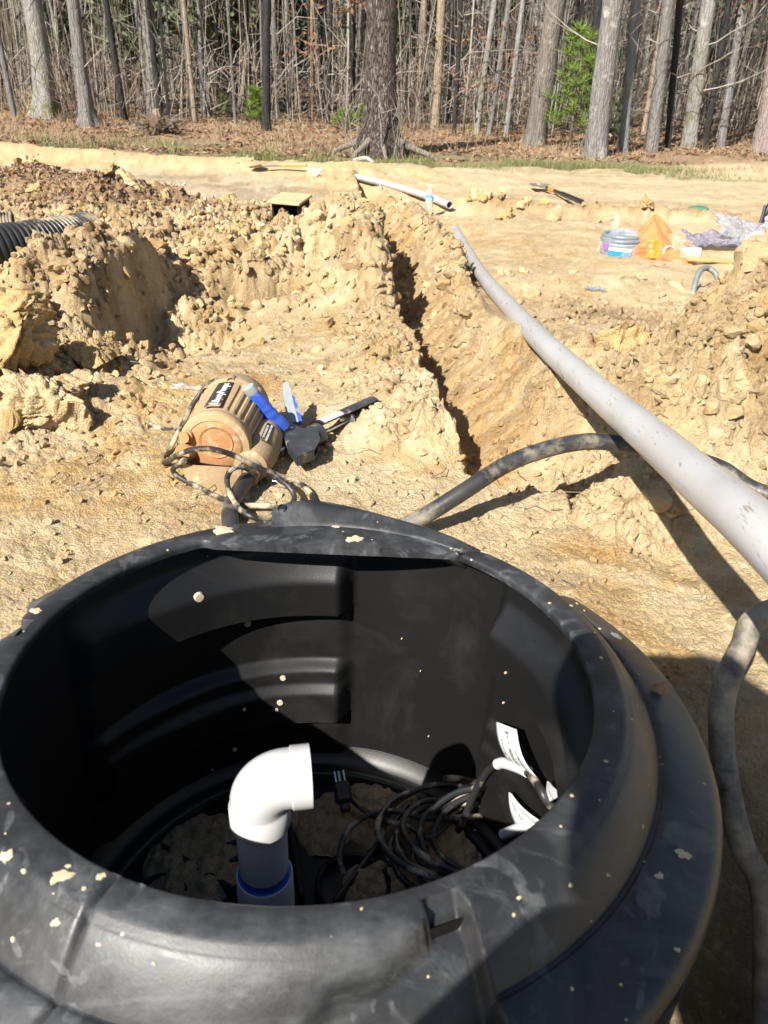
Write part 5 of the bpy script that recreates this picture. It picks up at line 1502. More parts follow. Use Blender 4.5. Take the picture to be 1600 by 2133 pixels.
# the trunks one can tell apart: base, point where the trunk leaves the picture, radius at breast height ...
TREES = [
 ((-6.803, 16.597, -0.350), (70, 0), .185, 1.0, 'pale', 'thick pale grey trunk with a mossy flared foot, leftmost of the big trees'),
 ((-5.481, 15.086, -0.350), (148, 0), .118, .9, 'grey', 'grey trunk curving left above a spreading foot, right of the thick pale trunk'),
 ((-5.141, 17.951, -0.350), (304, 0), .128, .2, 'grey', 'straight grey brown trunk behind the root mound'),
 ((-2.402, 15.521, -0.350), (556, 0), .080, .7, 'dark', 'slim charred black trunk with a mossy foot left of the central tree'),
 ((-3.397, 18.708, -0.350), (518, 0), .052, .2, 'tan', 'bare tan dead trunk bent at its foot, left of the black trunk'),
 ((-0.254, 11.903, -0.350), (806, 0), .228, .75, 'brown', 'biggest tree, furrowed brown trunk with roots at the head of the trench'),
 ((-1.870, 18.487, -0.350), (650, 0), .038, .1, 'orange', 'thin trunk with peeling orange bark between the black trunk and the biggest tree'),
 ((-4.415, 19.480, -0.350), (416, 0), .068, .2, 'grey', 'grey middling trunk between the root mound and the bent tan trunk'),
 ((0.722, 17.089, -0.350), (919, 0), .093, .25, 'tan', 'smooth tan grey trunk, first right of the biggest tree'),
 ((1.045, 16.071, -0.350), (962, 0), .043, .2, 'dark', 'thin dark trunk, second right of the biggest tree'),
 ((1.468, 16.159, -0.350), (1030, 0), .058, .15, 'pale', 'pale slim trunk leaning right, beside a dark thin one'),
 ((1.715, 16.274, -0.350), (1062, 0), .056, .15, 'grey', 'grey slim trunk leaning right between two pale ones'),
 ((2.000, 15.971, -0.350), (1092, 0), .055, .15, 'pale', 'pale slim trunk leaning right, left of the thick blotched trunk'),
 ((2.306, 14.470, -0.350), (1154, 0), .180, .5, 'brown2', 'thick brown grey trunk with white patches, left of the young pine'),
 ((3.304, 14.790, -0.350), (1246, 0), .105, .2, 'dark', 'dark trunk half hidden behind the blotchy trunk and the young pine'),
 ((3.022, 12.960, -0.350), (1281, 0), .168, .45, 'blotch', 'thick blotchy grey trunk right of the young pine'),
 ((3.643, 13.772, -0.350), (1328, 0), .082, .35, 'blue', 'slender blue grey trunk right of the blotchy thick one'),
 ((4.190, 14.056, -0.350), (1398, 0), .102, .35, 'grey', 'grey trunk with a dark side beside a thin dark trunk on the right'),
 ((4.642, 14.719, -0.350), (1416, 0), .060, .2, 'dark', 'thin dark trunk in front of the pale ones on the right'),
 ((5.038, 14.789, -0.350), (1478, 0), .128, .3, 'pale', 'light grey thick trunk leaning right, right part of the wood'),
 ((5.313, 14.811, -0.350), (1524, 0), .060, .25, 'dark', 'dark thin trunk leaning across, right of the light grey thick one'),
 ((5.750, 15.240, -0.350), (1552, 0), .076, .25, 'blotch', 'blotchy light trunk leaning right, near the right edge'),
 ((6.281, 14.604, -0.350), (1640, 0), .190, .4, 'pink', 'pinkish grey thick trunk cut by the right edge'),
 ((-9.795, 21.219, -0.350), (-4, 0), .066, .2, 'brown', 'brown trunk at the very left edge of the picture'),
 ((-10.046, 22.732, -0.350), (14, 0), .060, .2, 'grey', 'thin grey trunk between the left edge and the thick pale trunk'),
 ((-0.947, 17.672, -0.350), (736, 0), .052, .2, 'dark', 'dark thin trunk close left of the biggest tree'),
 ((-1.485, 17.949, -0.350), (688, 0), .050, .2, 'dark', 'dark thin trunk right of the orange barked one'),
]
trunk_xy = []
for (bp_, topx, r_, fl, bk, lab) in TREES:
    Yb = bp_[1]
    base = Vector((bp_[0], Yb, gz(bp_[0], Yb)))
    # lean from the point at which it leaves the top of the photograph
    dirc = fwd + rgt * ((topx[0] - 800) / 1602) + upv * ((1066.5 - topx[1]) / 1602)
    tp = EYE + dirc * (Yb / dirc.y)
    lean = (tp.x - base.x) / (tp.z - base.z)
    H = rf.uniform(9.5, 12)
    bend = None
    if bk == 'tan' and r_ < .06: bend = lambda h_: .22 * (1 - math.exp(-max(0, h_) / .35)) - .2 + .0 * h_
    big = r_ > .1
    m, P, rr = trunk_builder(base, (lean * (1 if abs(lean) < .3 else .5), rf.uniform(-.02, .03), 0), r_ * .93, H, fl * (.95 if bk == 'brown' and r_ > .2 or base.x < -5 else .5), rf, .10, 26 if big else 14, bend)
    root = thing('bare_tree', tuple(base), lab, 'tree')
    m.build('trunk', BARK[bk], root, auto=0)
    cr = bpy.data.objects.new('crown', rf.choice(CROWNS)); COL.objects.link(cr); cr.parent = root
    cr.location = Vector(P[-1]) - base - Vector((0, 0, .3)); s_ = max(.5, rr[-1] / .085); cr.scale = (s_, s_, 1); cr.rotation_euler = (0, 0, rf.uniform(0, 6.3))
    if r_ < .2:
        m = MB()
        for _ in range(rf.randrange(2, 6)):
            i = rf.randrange(12, 30 if True else 0) if len(P) > 40 else rf.randrange(5, 11)
            a = rf.uniform(0, 6.28); branchy(m, P[i], (math.cos(a), math.sin(a), .25), rf.uniform(.5, 1.5), .012, 1, rf, 3)
        tag(m.build('dead_limbs', TWIG[rf.choice(('grey', 'pale', 'brown'))], root, auto=0), kind='stuff')
    trunk_xy.append((base.x, base.y))
# root suckers round the foot of the biggest tree
cb = Vector((TREES[5][0][0], TREES[5][0][1], -.33))
RT = bark('bark_root', (0.185, 0.148, 0.118), (0.298, 0.259, 0.211))
for (a, L_, r_) in ((-.3, .75, .045), (-2.2, .5, .04), (-1.4, .45, .03), (2.9, .6, .04)):
    m = MB(); d_ = Vector((math.cos(a), math.sin(a), 0)); s0 = cb + d_ * .2 + Vector((0, 0, .22))
    m.tube(catmull([tuple(s0), tuple(s0 + d_ * L_ * .35 + Vector((0, 0, -.10))), tuple(s0 + d_ * L_ * .75 + Vector((0, .05, -.20))), tuple(s0 + d_ * L_ + Vector((0, .1, -.30)))], 5), [r_ * 1.3, r_, r_ * .8, r_ * .4], 10)
    big_tree = [o for o in bpy.data.objects if o.get('label', '').startswith('biggest tree')][0]
    m.build('root', RT, big_tree)
m = MB()
for k in range(10):
    a = rf.uniform(3.3, 6.1); q = cb + Vector((math.cos(a) * .36, math.sin(a) * .36, 0))
    branchy(m, q, (rf.uniform(-.4, .4), rf.uniform(-.3, .1), 1), rf.uniform(.5, 1.0), .010, 1, rf, 2)
tag(m.build('sucker_shoots', TWIG['pale'], None, auto=0), 'pale bare shoots round the foot of the biggest tree', 'shoots')

# background trunks: shared meshes
protos = []
for i in range(12):
    rnd = random.Random(900 + i)
    bk = ('grey', 'pale', 'brown', 'dark', 'tan', 'grey', 'blue', 'grey', 'brown', 'pale', 'grey', 'dark')[i]
    m, P, rr = trunk_builder((0, 0, 0), (rnd.uniform(-.05, .05), rnd.uniform(-.04, .04), 0), .06, 11, .18, rnd, .08, 8)
    o = m.build('trunk', BARK[bk], None, auto=0); tme = o.data; bpy.data.objects.remove(o)
    m = MB()
    for _ in range(6):
        a = rnd.uniform(0, 6.28); branchy(m, P[rnd.randrange(6, 13)], (math.cos(a), math.sin(a), .3), rnd.uniform(.6, 1.6), .012, 1, rnd, 3)
    o = m.build('limbs', TWIG[rnd.choice(('grey', 'brown', 'pale'))], None, auto=0); lme = o.data; bpy.data.objects.remove(o)
    protos.append((tme, lme, P[-1]))
n_bg = 0
tries = 0
while n_bg < 235 and tries < 5000:
    tries += 1
    y = 16.3 + 30 * rf.random() ** 1.35
    x = rf.uniform(-.62, .62) * y
    if y < 18 and abs(x) < 2 and rf.random() < .5: continue
    if any((x - a) ** 2 + (y - b_) ** 2 < .15 for a, b_ in trunk_xy): continue
    trunk_xy.append((x, y))
    tme, lme, tp = protos[n_bg % 12]
    s_ = rf.choice((.45, .6, .75, .9, 1.1, 1.5))
    ang_ = x / y; zone = [z_ for lim, z_ in ((-.36, 'behind the thick pale trunk at the left'), (-.24, 'behind the root mound'), (-.13, 'behind the charred black trunk'), (-.02, 'left of the biggest tree'), (.08, 'right of the biggest tree'), (.17, 'behind the slim leaning trunks'), (.27, 'behind the young pine'), (.36, 'behind the grey trunks on the right'), (9, 'behind the right edge trunks')) if ang_ < lim][0]
    root = thing('woodland_tree', (x, y, gz(x, y)), '%s %s tree %s, %s' % ({.45: 'very thin', .6: 'thin', .75: 'slim', .9: 'middling', 1.1: 'sturdy', 1.5: 'thick'}[s_], ('grey', 'pale', 'brown', 'dark', 'tan', 'grey', 'bluish', 'grey', 'brown', 'pale', 'grey', 'dark')[n_bg % 12], 'deep in the wood' if y > 27 else 'in the wood', zone), 'tree', 'bare trees inside the wood')
    for nm, me_, lc in (('trunk', tme, (0, 0, 0)), ('limbs', lme, (0, 0, 0)), ('crown', CROWNS[n_bg % 4], tp)):
        c_ = bpy.data.objects.new(nm, me_); COL.objects.link(c_); c_.parent = root; c_.location = lc
        if nm == 'crown': c_.scale = (.7, .7, .8)
        if nm == 'limbs': c_['kind'] = 'stuff'
    root.scale = (s_, s_, rf.uniform(.8, 1.15)); root.rotation_euler = (0, 0, rf.uniform(0, 6.3))
    n_bg += 1

# saplings and brush between the trunks: beyond counting
def stems(name, n, y0, y1, hmin, hmax, r0_, r1_, mats, label, seed, pw=1.0, spread=.66, zoff=-.05):
    r_ = np.random.default_rng(seed)
    for gi, mt in enumerate(mats):
        k = n // len(mats)
        y = y0 + (y1 - y0) * r_.uniform(size=k) ** pw; x = y * r_.uniform(-spread, spread, k)
        z = smooth_h(x, y)[0] + zoff
        H = hmin + (hmax - hmin) * r_.uniform(size=k) ** 1.6; rad_ = r0_ + (r1_ - r0_) * r_.uniform(size=k) ** 2
        lx = r_.normal(0, .09, k); ly = r_.normal(0, .09, k); wx = r_.normal(0, .05, k); wy = r_.normal(0, .05, k)
        Vs = []
        for j, tt in enumerate((0, .33, .66, 1.0)):
            cx_ = x + lx * H * tt + wx * np.sin(tt * 5); cy_ = y + ly * H * tt + wy * np.sin(tt * 4 + 1)
            for q in range(3):
                a = 2.094 * q
                rr_ = rad_ * (1 - .75 * tt)
                Vs.append(np.stack([cx_ + rr_ * math.cos(a), cy_ + rr_ * math.sin(a), z + H * tt], -1))
        Vs = np.stack(Vs, 1)                     # k,12,3
        fc = []
        for j in range(3):
            for q in range(3):
                q2 = (q + 1) % 3; fc.append((j * 3 + q, j * 3 + q2, j * 3 + 3 + q2, j * 3 + 3 + q))
        Fa = (np.array(fc)[None] + (np.arange(k) * 12)[:, None, None]).reshape(-1, 4)
        o = link(name, mesh_np(name, Vs.reshape(-1, 3), Fa, mt, True))
        tag(o, label, 'brush', kind='stuff')
def twigs(name, n, y0, y1, zmax, lmin, lmax, rad0, mats, label, seed, pw=1.3, spread=.66):
    """short crooked twigs hanging in the air of the wood (ends of branches)"""
    r_ = np.random.default_rng(seed)
    for mt in mats:
        k = n // len(mats)
        y = y0 + (y1 - y0) * r_.uniform(size=k) ** pw; x = y * r_.uniform(-spread, spread, k)
        z = -.3 + zmax * r_.uniform(size=k)
        L = r_.uniform(lmin, lmax, k)
        d = r_.normal(size=(k, 3)); d[:, 2] = np.abs(d[:, 2]) * .9 + .1; d /= np.linalg.norm(d, axis=1)[:, None]
        s_ = np.cross(d, [0, 1, 0]); s_ /= np.linalg.norm(s_, axis=1)[:, None] + 1e-6; u_ = np.cross(s_, d)
        P0 = np.stack([x, y, z], -1); kink = r_.normal(0, .12, (k, 3)) * L[:, None]
        Vs = []
        for j, tt in enumerate((0, .5, 1.0)):
            c_ = P0 + d * (L * tt)[:, None] + kink * math.sin(tt * 3.1)
            for q in range(3):
                a = 2.094 * q; w = rad0 * (1 - .8 * tt) * (.5 + L / lmax)
                Vs.append(c_ + (s_ * math.cos(a) + u_ * math.sin(a)) * w[:, None])
        Vs = np.stack(Vs, 1)
        fc = [(j * 3 + q, j * 3 + (q + 1) % 3, j * 3 + 3 + (q + 1) % 3, j * 3 + 3 + q) for j in range(2) for q in range(3)]
        Fa = (np.array(fc)[None] + (np.arange(k) * 9)[:, None, None]).reshape(-1, 4)
        o = link(name, mesh_np(name, Vs.reshape(-1, 3), Fa, mt, True)); tag(o, label, 'brush', kind='stuff')
TW = [TWIG['grey'], TWIG['brown'], TWIG['pale']]
stems('saplings', 2900, 17.2, 44, 1.6, 6.5, .007, .026, TW, 'thicket of thin bare saplings between the trunks', 5, 1.2)
stems('far_wood', 2700, 42, 95, 4, 11, .04, .13, [TWIG['grey'], TWIG['brown'], BARK['grey']], 'far wood of bare trunks closing the view', 6, .9, .70)
twigs('brushwood', 6600, 17.0, 48, 4.6, .35, 1.2, .0062, TW, 'tangle of bare twigs in the wood', 7)
twigs('brushwood', 3000, 16.6, 25, 1.1, .3, .9, .007, [TWIG['pale'], TWIG['red']], 'low dry brush along the edge of the wood', 8, 1.2)
twigs('far_twigs', 7000, 46, 95, 11, 1.2, 3.2, .03, TW, 'far haze of bare branches', 9, 1.0)

# leaves: quads joined in one mesh
def leaf_cloud(name, C, size, mat_, flat=False, seed=1, parent=None, elong=1.6):
    r_ = np.random.default_rng(seed)
    k = len(C)
    n_ = r_.normal(size=(k, 3))
    if flat: n_[:, 2] = np.abs(n_[:, 2]) + 1.2
    n_ /= np.linalg.norm(n_, axis=1)[:, None]
    t_ = np.cross(n_, r_.normal(size=(k, 3))); t_ /= np.linalg.norm(t_, axis=1)[:, None]
    b_ = np.cross(n_, t_)
    s_ = (size * r_.uniform(.6, 1.4, k))[:, None]
    Vs = np.stack([C - t_ * s_ * elong, C - b_ * s_ * .6 + n_ * s_ * .3, C + t_ * s_ * elong, C + b_ * s_ * .6 + n_ * s_ * .3], 1)
    off = np.array(wloc(parent)) if parent is not None else np.zeros(3)
    Fa = np.arange(k * 4).reshape(k, 4)
    return link(name, mesh_np(name, (Vs - off).reshape(-1, 3), Fa, mat_, False), parent)
def leafmat(name, a, b_):
    t = NT(name, .7, .3)
    c = t.mix(t.ramp(t.noise(7, 4), .35, .65), a, b_); t.base(c)
    t.b.inputs['Subsurface Weight'].default_value = 0
    return t.m
DRYL = leafmat('leaf_dry', (.24, .155, .092), (.15, .095, .06))
DRYP = leafmat('leaf_pale', (.34, .25, .165), (.22, .155, .10))
RUST = leafmat('leaf_rust', (.27, .135, .070), (.18, .095, .055))
EVER = leafmat('needles_dark', (.080, .105, .055), (.050, .070, .036))
EVER2 = leafmat('needles_mid', (.135, .155, .075), (.080, .10, .048))
YOUNG = leafmat('needles_bright', (.165, .24, .04), (.095, .15, .026))
# litter on the wood's floor
k = 20000
y = 10.6 + 14 * nf.uniform(size=k) ** 1.3; x = y * nf.uniform(-.62, .62, k)
keepm = (y > np.interp(x, [-9, -4.4, -1.2, .5, 2.2, 4, 6, 12], [11.0, 11.0, 11.2, 11.4, 12.2, 12.4, 13.2, 14.0])) & ((fbm(x * .9, y * 1.4, 3, 71) > -.15) | (y > 13.5))
x, y = x[keepm], y[keepm]; z = full_h(x, y)[0] + .012
for i, mt in enumerate((DRYL, DRYP, RUST)):
    s_ = slice(i, None, 3); o = leaf_cloud('leaf_litter', np.stack([x, y, z], -1)[s_], .032, mt, True, 40 + i); tag(o, 'dead leaves strewn under the trees', 'leaf litter', kind='stuff')
# leaves in the heap
k = 2600
x = np.concatenate([nf.normal(-2.6, .6, k), nf.normal(-1.7, .30, k // 2)]); y = np.concatenate([nf.normal(5.65, .32, k), nf.normal(4.95, .22, k // 2)])
z = full_h(x, y)[0] + .01
for i, mt in enumerate((DRYL, RUST, DRYP)):
    s_ = slice(i, None, 3); o = leaf_cloud('heap_leaves', np.stack([x, y, z], -1)[s_], .012, mt, False, 50 + i); tag(o, 'dead leaves mixed into the dirt heap on the left', 'leaf litter', kind='stuff')
# grass
def grass(name, n, gen, h0_, h1_, mat_, label, seed):
    r_ = np.random.default_rng(seed); x, y = gen(r_, n)
    kp = fbm(x * 1.1, y * 1.6, 3, seed) > -.08; x, y = x[kp], y[kp]; n = len(x); z = full_h(x, y)[0]
    H = r_.uniform(h0_, h1_, n); a = r_.uniform(0, 6.28, n); w = .004 + .003 * r_.uniform(size=n)
    lx = r_.normal(0, .5, n) * H; ly = r_.normal(0, .5, n) * H
    Vs = np.stack([np.stack([x - w * np.cos(a), y - w * np.sin(a), z - .01], -1), np.stack([x + w * np.cos(a), y + w * np.sin(a), z - .01], -1), np.stack([x + lx, y + ly, z + H], -1)], 1)
    o = link(name, mesh_np(name, Vs.reshape(-1, 3), np.arange(n * 3).reshape(n, 3), mat_, False)); tag(o, label, 'grass', kind='stuff')
GRS = leafmat('grass_green', (.13, .15, .05), (.20, .185, .09)); GRY = leafmat('grass_dry', (.33, .25, .15), (.24, .175, .105))
grass('grass', 9000, lambda r_, n: (r_.uniform(-5.5, .5, n), 10.6 + np.abs(r_.normal(0, .9, n))), .04, .10, GRS, 'short green grass between the berm and the trees', 61)
grass('grass', 7000, lambda r_, n: (r_.normal(2.4, .9, n), r_.normal(11.2, .38, n)), .03, .09, GRS, 'patch of green grass beyond the sandy field', 62)
grass('dry_grass', 11000, lambda r_, n: (lambda y_: (y_ * r_.uniform(-.6, .6, n), y_))(11.5 + 6 * r_.uniform(size=n)), .06, .22, GRY, 'dry straw coloured grass along the edge of the wood', 63)

# evergreens inside the wood
def needle_points(r_, n, zc, layers):
    C = []
    for (h_, rad_, th_) in layers:
        k = int(n * rad_ ** 1.3)
        a = r_.uniform(0, 6.28, k); q = rad_ * r_.uniform(.1, 1, k) ** .6
        lumps = .6 + .4 * np.sin(a * 5 + h_ * 9)
        C.append(np.stack([q * lumps * np.cos(a), q * lumps * np.sin(a), h_ + th_ * r_.normal(0, 1, k) - .18 * q], -1))
    return np.concatenate(C)
ever_me = []
for i in range(4):
    r_ = np.random.default_rng(200 + i); rnd = random.Random(200 + i)
    m, P, rr = trunk_builder((0, 0, 0), (rnd.uniform(-.03, .03), 0, 0), .09, 11, .2, rnd, .08, 8)
    o = m.build('trunk', BARK['brown'], None, auto=0); tme = o.data; bpy.data.objects.remove(o)
    lay = [(h_, (1.7 - .10 * h_) * rnd.uniform(.6, 1.1), .10) for h_ in np.arange(rnd.uniform(.9, 2.0), 11, .42)]
    C = needle_points(r_, 150, 0, lay)
    o = leaf_cloud('crown', C, .085, EVER if i % 2 else EVER2, False, 210 + i, None, 2.2); cme = o.data; bpy.data.objects.remove(o)
    ever_me.append((tme, cme))
spots = [(-6.2, 21), (-4.9, 23.5), (-3.9, 20.5), (-5.4, 27), (-2.6, 26), (-8.4, 22), (-9.5, 28), (-1.3, 30), (-7.6, 33), (-3.4, 34), (.9, 32), (3.4, 29), (2.2, 38), (-.2, 24.5), (6.5, 34), (10.5, 31), (13.0, 27), (9, 42), (-12.5, 36), (4.8, 46), (-6, 44), (-.5, 48), (15, 40), (12, 24)]
for i, (x, y) in enumerate(spots):
    tme, cme = ever_me[i % 4]
    root = thing('evergreen_tree', (x, y, gz(x, y)), '%s dark green evergreen %s' % (('dull', 'deep', 'olive', 'bluish')[i % 4] + (' small', ' tall')[i % 2], 'deep in the wood, ' + [z_ for lim, z_ in ((-.33, 'left of the thick pale trunk'), (-.24, 'behind the root mound'), (-.15, 'near the bent tan trunk'), (-.06, 'behind the charred black trunk'), (.06, 'behind the biggest tree'), (.2, 'behind the slim leaning trunks'), (.32, 'behind the blotchy trunk'), (9, 'toward the right edge')) if x / y < lim][0]), 'tree', 'evergreens inside the wood')
    for nm, me_ in (('trunk', tme), ('crown', cme)):
        c_ = bpy.data.objects.new(nm, me_); COL.objects.link(c_); c_.parent = root
    s_ = rf.uniform(.8, 1.2); root.scale = (s_, s_, s_); root.rotation_euler = (0, 0, rf.uniform(0, 6.3))
# rusty beech leaves still hanging
def hanging(label, spots_, seed):
    r_ = np.random.default_rng(seed)
    C = np.concatenate([np.stack([r_.normal(x, sx, n), r_.normal(y, .4, n), r_.normal(z, sz, n)], -1) for (x, y, z, sx, sz, n) in spots_])
    root = thing('beech_sapling', (spots_[0][0], spots_[0][1], gz(spots_[0][0], spots_[0][1])), label, 'tree')
    m = MB(); rnd = random.Random(seed)
    bx0, by0 = spots_[0][0], spots_[0][1]; bz = gz(bx0, by0)
    m.tube([(bx0, by0, bz - .05), (bx0 + .03, by0, bz + 1.2), (bx0, by0 + .05, bz + 3.4)], [.025, .02, .008], 6)
    for (x, y, z, sx, sz, n) in spots_: branchy(m, (bx0, by0, min(z, bz + 3.2)), (x - bx0 + rnd.uniform(-.3, .3), y - by0, .2), max(.5, abs(x - bx0) + .4), .010, 1, rnd, 5, .05)
    m.build('trunk', TWIG['grey'], root, auto=0)
    leaf_cloud('crown', C, .030, RUST, False, seed, root)
hanging('beech sapling with rusty dead leaves left of the biggest tree', [(-.95, 15.5, 2.0, .40, .06, 90), (-.6, 15.6, 1.65, .25, .05, 60), (-1.5, 15.6, 1.0, .25, .12, 60), (-1.2, 15.5, 1.6, .2, .1, 40)], 301)
hanging('beech sapling with rusty dead leaves in the upper right of the wood', [(5.0, 14.9, 2.6, .45, .25, 260), (4.4, 15.1, 2.0, .40, .25, 150), (5.4, 15, 2.0, .3, .2, 90)], 302)
hanging('beech sapling with a few rusty leaves right of the biggest tree', [(1.2, 16.0, 1.2, .35, .12, 60), (1.5, 16.0, .5, .30, .15, 60), (2.2, 15.6, 1.0, .3, .2, 40)], 303)

# young pine and small bright shrubs
def tuft_plant(name, base, H, w, n, label, cat, seed, mat_, ragged=.5):
    r_ = np.random.default_rng(seed); rnd = random.Random(seed)
    b0 = Vector((base[0], base[1], gz(base[0], base[1])))
    root = thing(name, tuple(b0), label, cat)
    m = MB(); m.tube([tuple(b0 + Vector((0, 0, -.03))), tuple(b0 + Vector((.01, 0, H * .5))), tuple(b0 + Vector((0, .02, H)))], [.02 * H, .014 * H, .004], 6)
    tips = []
    for i in range(n):
        h_ = H * (.12 + .88 * i / n); a = i * 2.4 + rnd.uniform(-.4, .4); L = w * (1 - .65 * (i / n)) * rnd.uniform(.5, 1.1)
        p0 = b0 + Vector((0, 0, h_)); p1 = p0 + Vector((math.cos(a) * L, math.sin(a) * L, L * .35))
        m.tube([tuple(p0), tuple(p0.lerp(p1, .5) + Vector((0, 0, -.02 * L))), tuple(p1)], [.009, .006, .003], 4, caps=False)
        tips += [p0.lerp(p1, q) for q in (.55, .8, 1.0)]
    tips.append(b0 + Vector((0, 0, H)))
    m.build('trunk', TWIG['brown'], root, auto=0)
    Vs = []; 
    for q in tips:
        for _ in range(26):
            d = r_.normal(size=3); d[2] = abs(d[2]) * .8 + .15; d /= np.linalg.norm(d); L = rnd.uniform(.10, .20) * (.6 + .4 * min(H, 1.5)); s_ = np.cross(d, r_.normal(size=3)); s_ = s_ / np.linalg.norm(s_) * .0055
            o_ = np.array(q) + r_.normal(0, .02, 3)
            Vs += [o_ - s_, o_ + s_, o_ + d * L]
    Vs = np.array(Vs) - np.array(b0)
    link('crown', mesh_np('crown', Vs, np.arange(len(Vs)).reshape(-1, 3), mat_, False), root)
tuft_plant('young_pine', (2.830, 14.090, -0.350), 1.66, .50, 34, 'young bright green pine between the thick trunks on the right', 'pine', 401, YOUNG)
tuft_plant('shrub', (-2.783, 16.674, -0.350), .62, .22, 18, 'small yellow green shrub close left of the charred black trunk', 'shrub', 402, YOUNG)
tuft_plant('shrub', (-1.048, 16.320, -0.350), .32, .26, 12, 'low yellow green shrub left of the biggest tree', 'shrub', 403, YOUNG)
tuft_plant('shrub', (-0.690, 16.748, -0.350), .44, .18, 12, 'small green shrub touching the left of the biggest tree', 'shrub', 404, YOUNG)
tuft_plant('shrub', (-3.733, 18.500, -0.350), .40, .2, 10, 'faint olive shrub left of the bent tan trunk', 'shrub', 405, EVER2)
tuft_plant('shrub', (3.874, 15.112, -0.350), .9, .3, 14, 'olive shrub behind the blotchy trunk, right of the young pine', 'shrub', 406, EVER2)
# root mound
rb = at_ground((-3.831, 13.785, -0.350))
rm_ = thing('root_mound', tuple(rb), 'torn up brown root mound with a pale top in the leaf litter', 'root mound')
q = link('mound', mesh_np('mound', tm3[4] * np.array([.26, .20, .19]) + np.array([0, 0, .05]), tf3, simple('root_soil', (.10, .068, .045), .95, .4, 14, bump=.8), True), rm_)
m = MB()
for k in range(44):
    a = rf.uniform(0, 6.28); q = rb + Vector((math.cos(a) * .2, math.sin(a) * .15, rf.uniform(.05, .25)))
    branchy(m, q, (math.cos(a), math.sin(a), rf.uniform(-.2, .5)), rf.uniform(.15, .35), .016, 1, rf, 2, .0)
m.build('roots', TWIG['brown'], rm_, auto=0)
m = MB(); m.tube([tuple(rb + Vector((-.04, 0, .2))), tuple(rb + Vector((-.05, -.02, .36)))], [.09, .06], 9); m.build('stub', BARK['tan'], rm_)
# bare shrub left, fallen sticks
def bare_shrub(base, n, H, label, seed, mt):
    b0 = at_ground(base); rnd = random.Random(seed); m = MB()
    for k in range(n):
        a = rnd.uniform(0, 6.28); branchy(m, b0 + Vector((rnd.uniform(-.15, .15), rnd.uniform(-.1, .1), -.03)), (math.cos(a) * .5, math.sin(a) * .5, 1), H * rnd.uniform(.6, 1.1), .010, 1, rnd, 3)
    tag(m.build('bare_shrub', mt, None, auto=0), label, 'shrub')
bare_shrub((-6.235, 16.075, -0.350), 16, 1.3, 'bare brown shrub between the two leftmost big trunks', 1, TWIG['brown'])
bare_shrub((-5.372, 15.266, -0.350), 9, .8, 'pinkish bare shrub right of the curving grey trunk', 2, TWIG['red'])
bare_shrub((-7.408, 17.153, -0.350), 14, .6, 'straw coloured tuft of stems left of the thick pale trunk', 3, simple('straw', (.46, .36, .21), .8))
bare_shrub((-0.631, 12.509, -0.350), 3, 1.3, 'thin pale sapling close left of the biggest tree', 4, TWIG['pale'])
bare_shrub((3.034, 13.542, -0.350), 8, .8, 'bare shrub at the foot of the blotchy trunk', 5, TWIG['pale'])
for (pa, pb, r_, lab) in (((-0.481, 10.168, -0.330), (-0.140, 7.881, -0.270), .014, 'pale fallen branch lying over the head of the trench'), ((-0.162, 10.271, -0.330), (0.421, 10.070, -0.330), .014, 'dark fallen stick right of the biggest tree'), ((-0.571, 10.759, -0.330), (-0.299, 10.530, -0.330), .030, 'thick white stick lying before the biggest tree'), ((4.152, 17.175, -0.350), (4.006, 16.030, -0.350), .03, 'short log lying behind the blotchy trunk')):
    a_, b_ = at_ground(pa, .03), at_ground(pb, .03); md = a_.lerp(b_, .5) + Vector((.03, .05, .04))
    m = MB(); m.tube(catmull([tuple(a_), tuple(md), tuple(b_)], 6), [r_, r_ * .9, r_ * .6], 7); tag(m.build('fallen_branch', TWIG['pale'] if 'dark' not in lab else TWIG['brown']), lab, 'branch')
# straws and roots on the near dirt
m = MB()
for k in range(130):
    yy = math.exp(rf.uniform(math.log(1.1), math.log(5))); xx_ = yy * rf.uniform(-.5, .5)
    if math.hypot(xx_ - TC[0], yy - TC[1]) < .5: continue
    z_ = gz(xx_, yy) + .004; a = rf.uniform(0, 6.28); L = rf.uniform(.02, .07)
    m.tube([(xx_, yy, z_), (xx_ + math.cos(a) * L * .5, yy + math.sin(a) * L * .5, z_ + .006), (xx_ + math.cos(a + .4) * L, yy + math.sin(a + .4) * L, z_ + .002)], .0008 * (1 + .3 * yy), 4, caps=False)
tag(m.build('rootlets', TWIG['brown'], None, auto=0), 'loose dark rootlets and straws on the dirt', 'rootlets', kind='stuff')

# ================================================================== THE PERSON WHO TAKES THE PICTURE (behind the camera; casts the shadow on the basin)
JACKET = simple('jacket', (.05, .07, .11), .8, .2, 30)
SKIN = simple('skin', (.48, .29, .20), .5, .1, 40)
PHONE = simple('phone_black', (.02, .02, .022), .3)
person = thing('person', (-.16, -.62, 0), 'person in a dark jacket crouching behind the basin and holding a phone', 'person')
def skin_body(name, V_, E_, rad_, mat_, parent, root_i=0, sub=2):
    me = bpy.data.meshes.new(name); off = wloc(parent)
    me.from_pydata([tuple(Vector(v) - off) for v in V_], E_, []); me.materials.append(mat_)
    o = bpy.data.objects.new(name, me); COL.objects.link(o); o.parent = parent
    md = o.modifiers.new('Skin', 'SKIN')
    for i, r_ in enumerate(rad_):
        a = r_ if isinstance(r_, tuple) else (r_, r_)
        me.skin_vertices[0].data[i].radius = a
        me.skin_vertices[0].data[i].use_root = (i == root_i)
    md.use_smooth_shade = True
    sb = o.modifiers.new('Subdivision', 'SUBSURF'); sb.levels = sub; sb.render_levels = sub
    return o
PB = Vector((-.02, -.475, -.02))
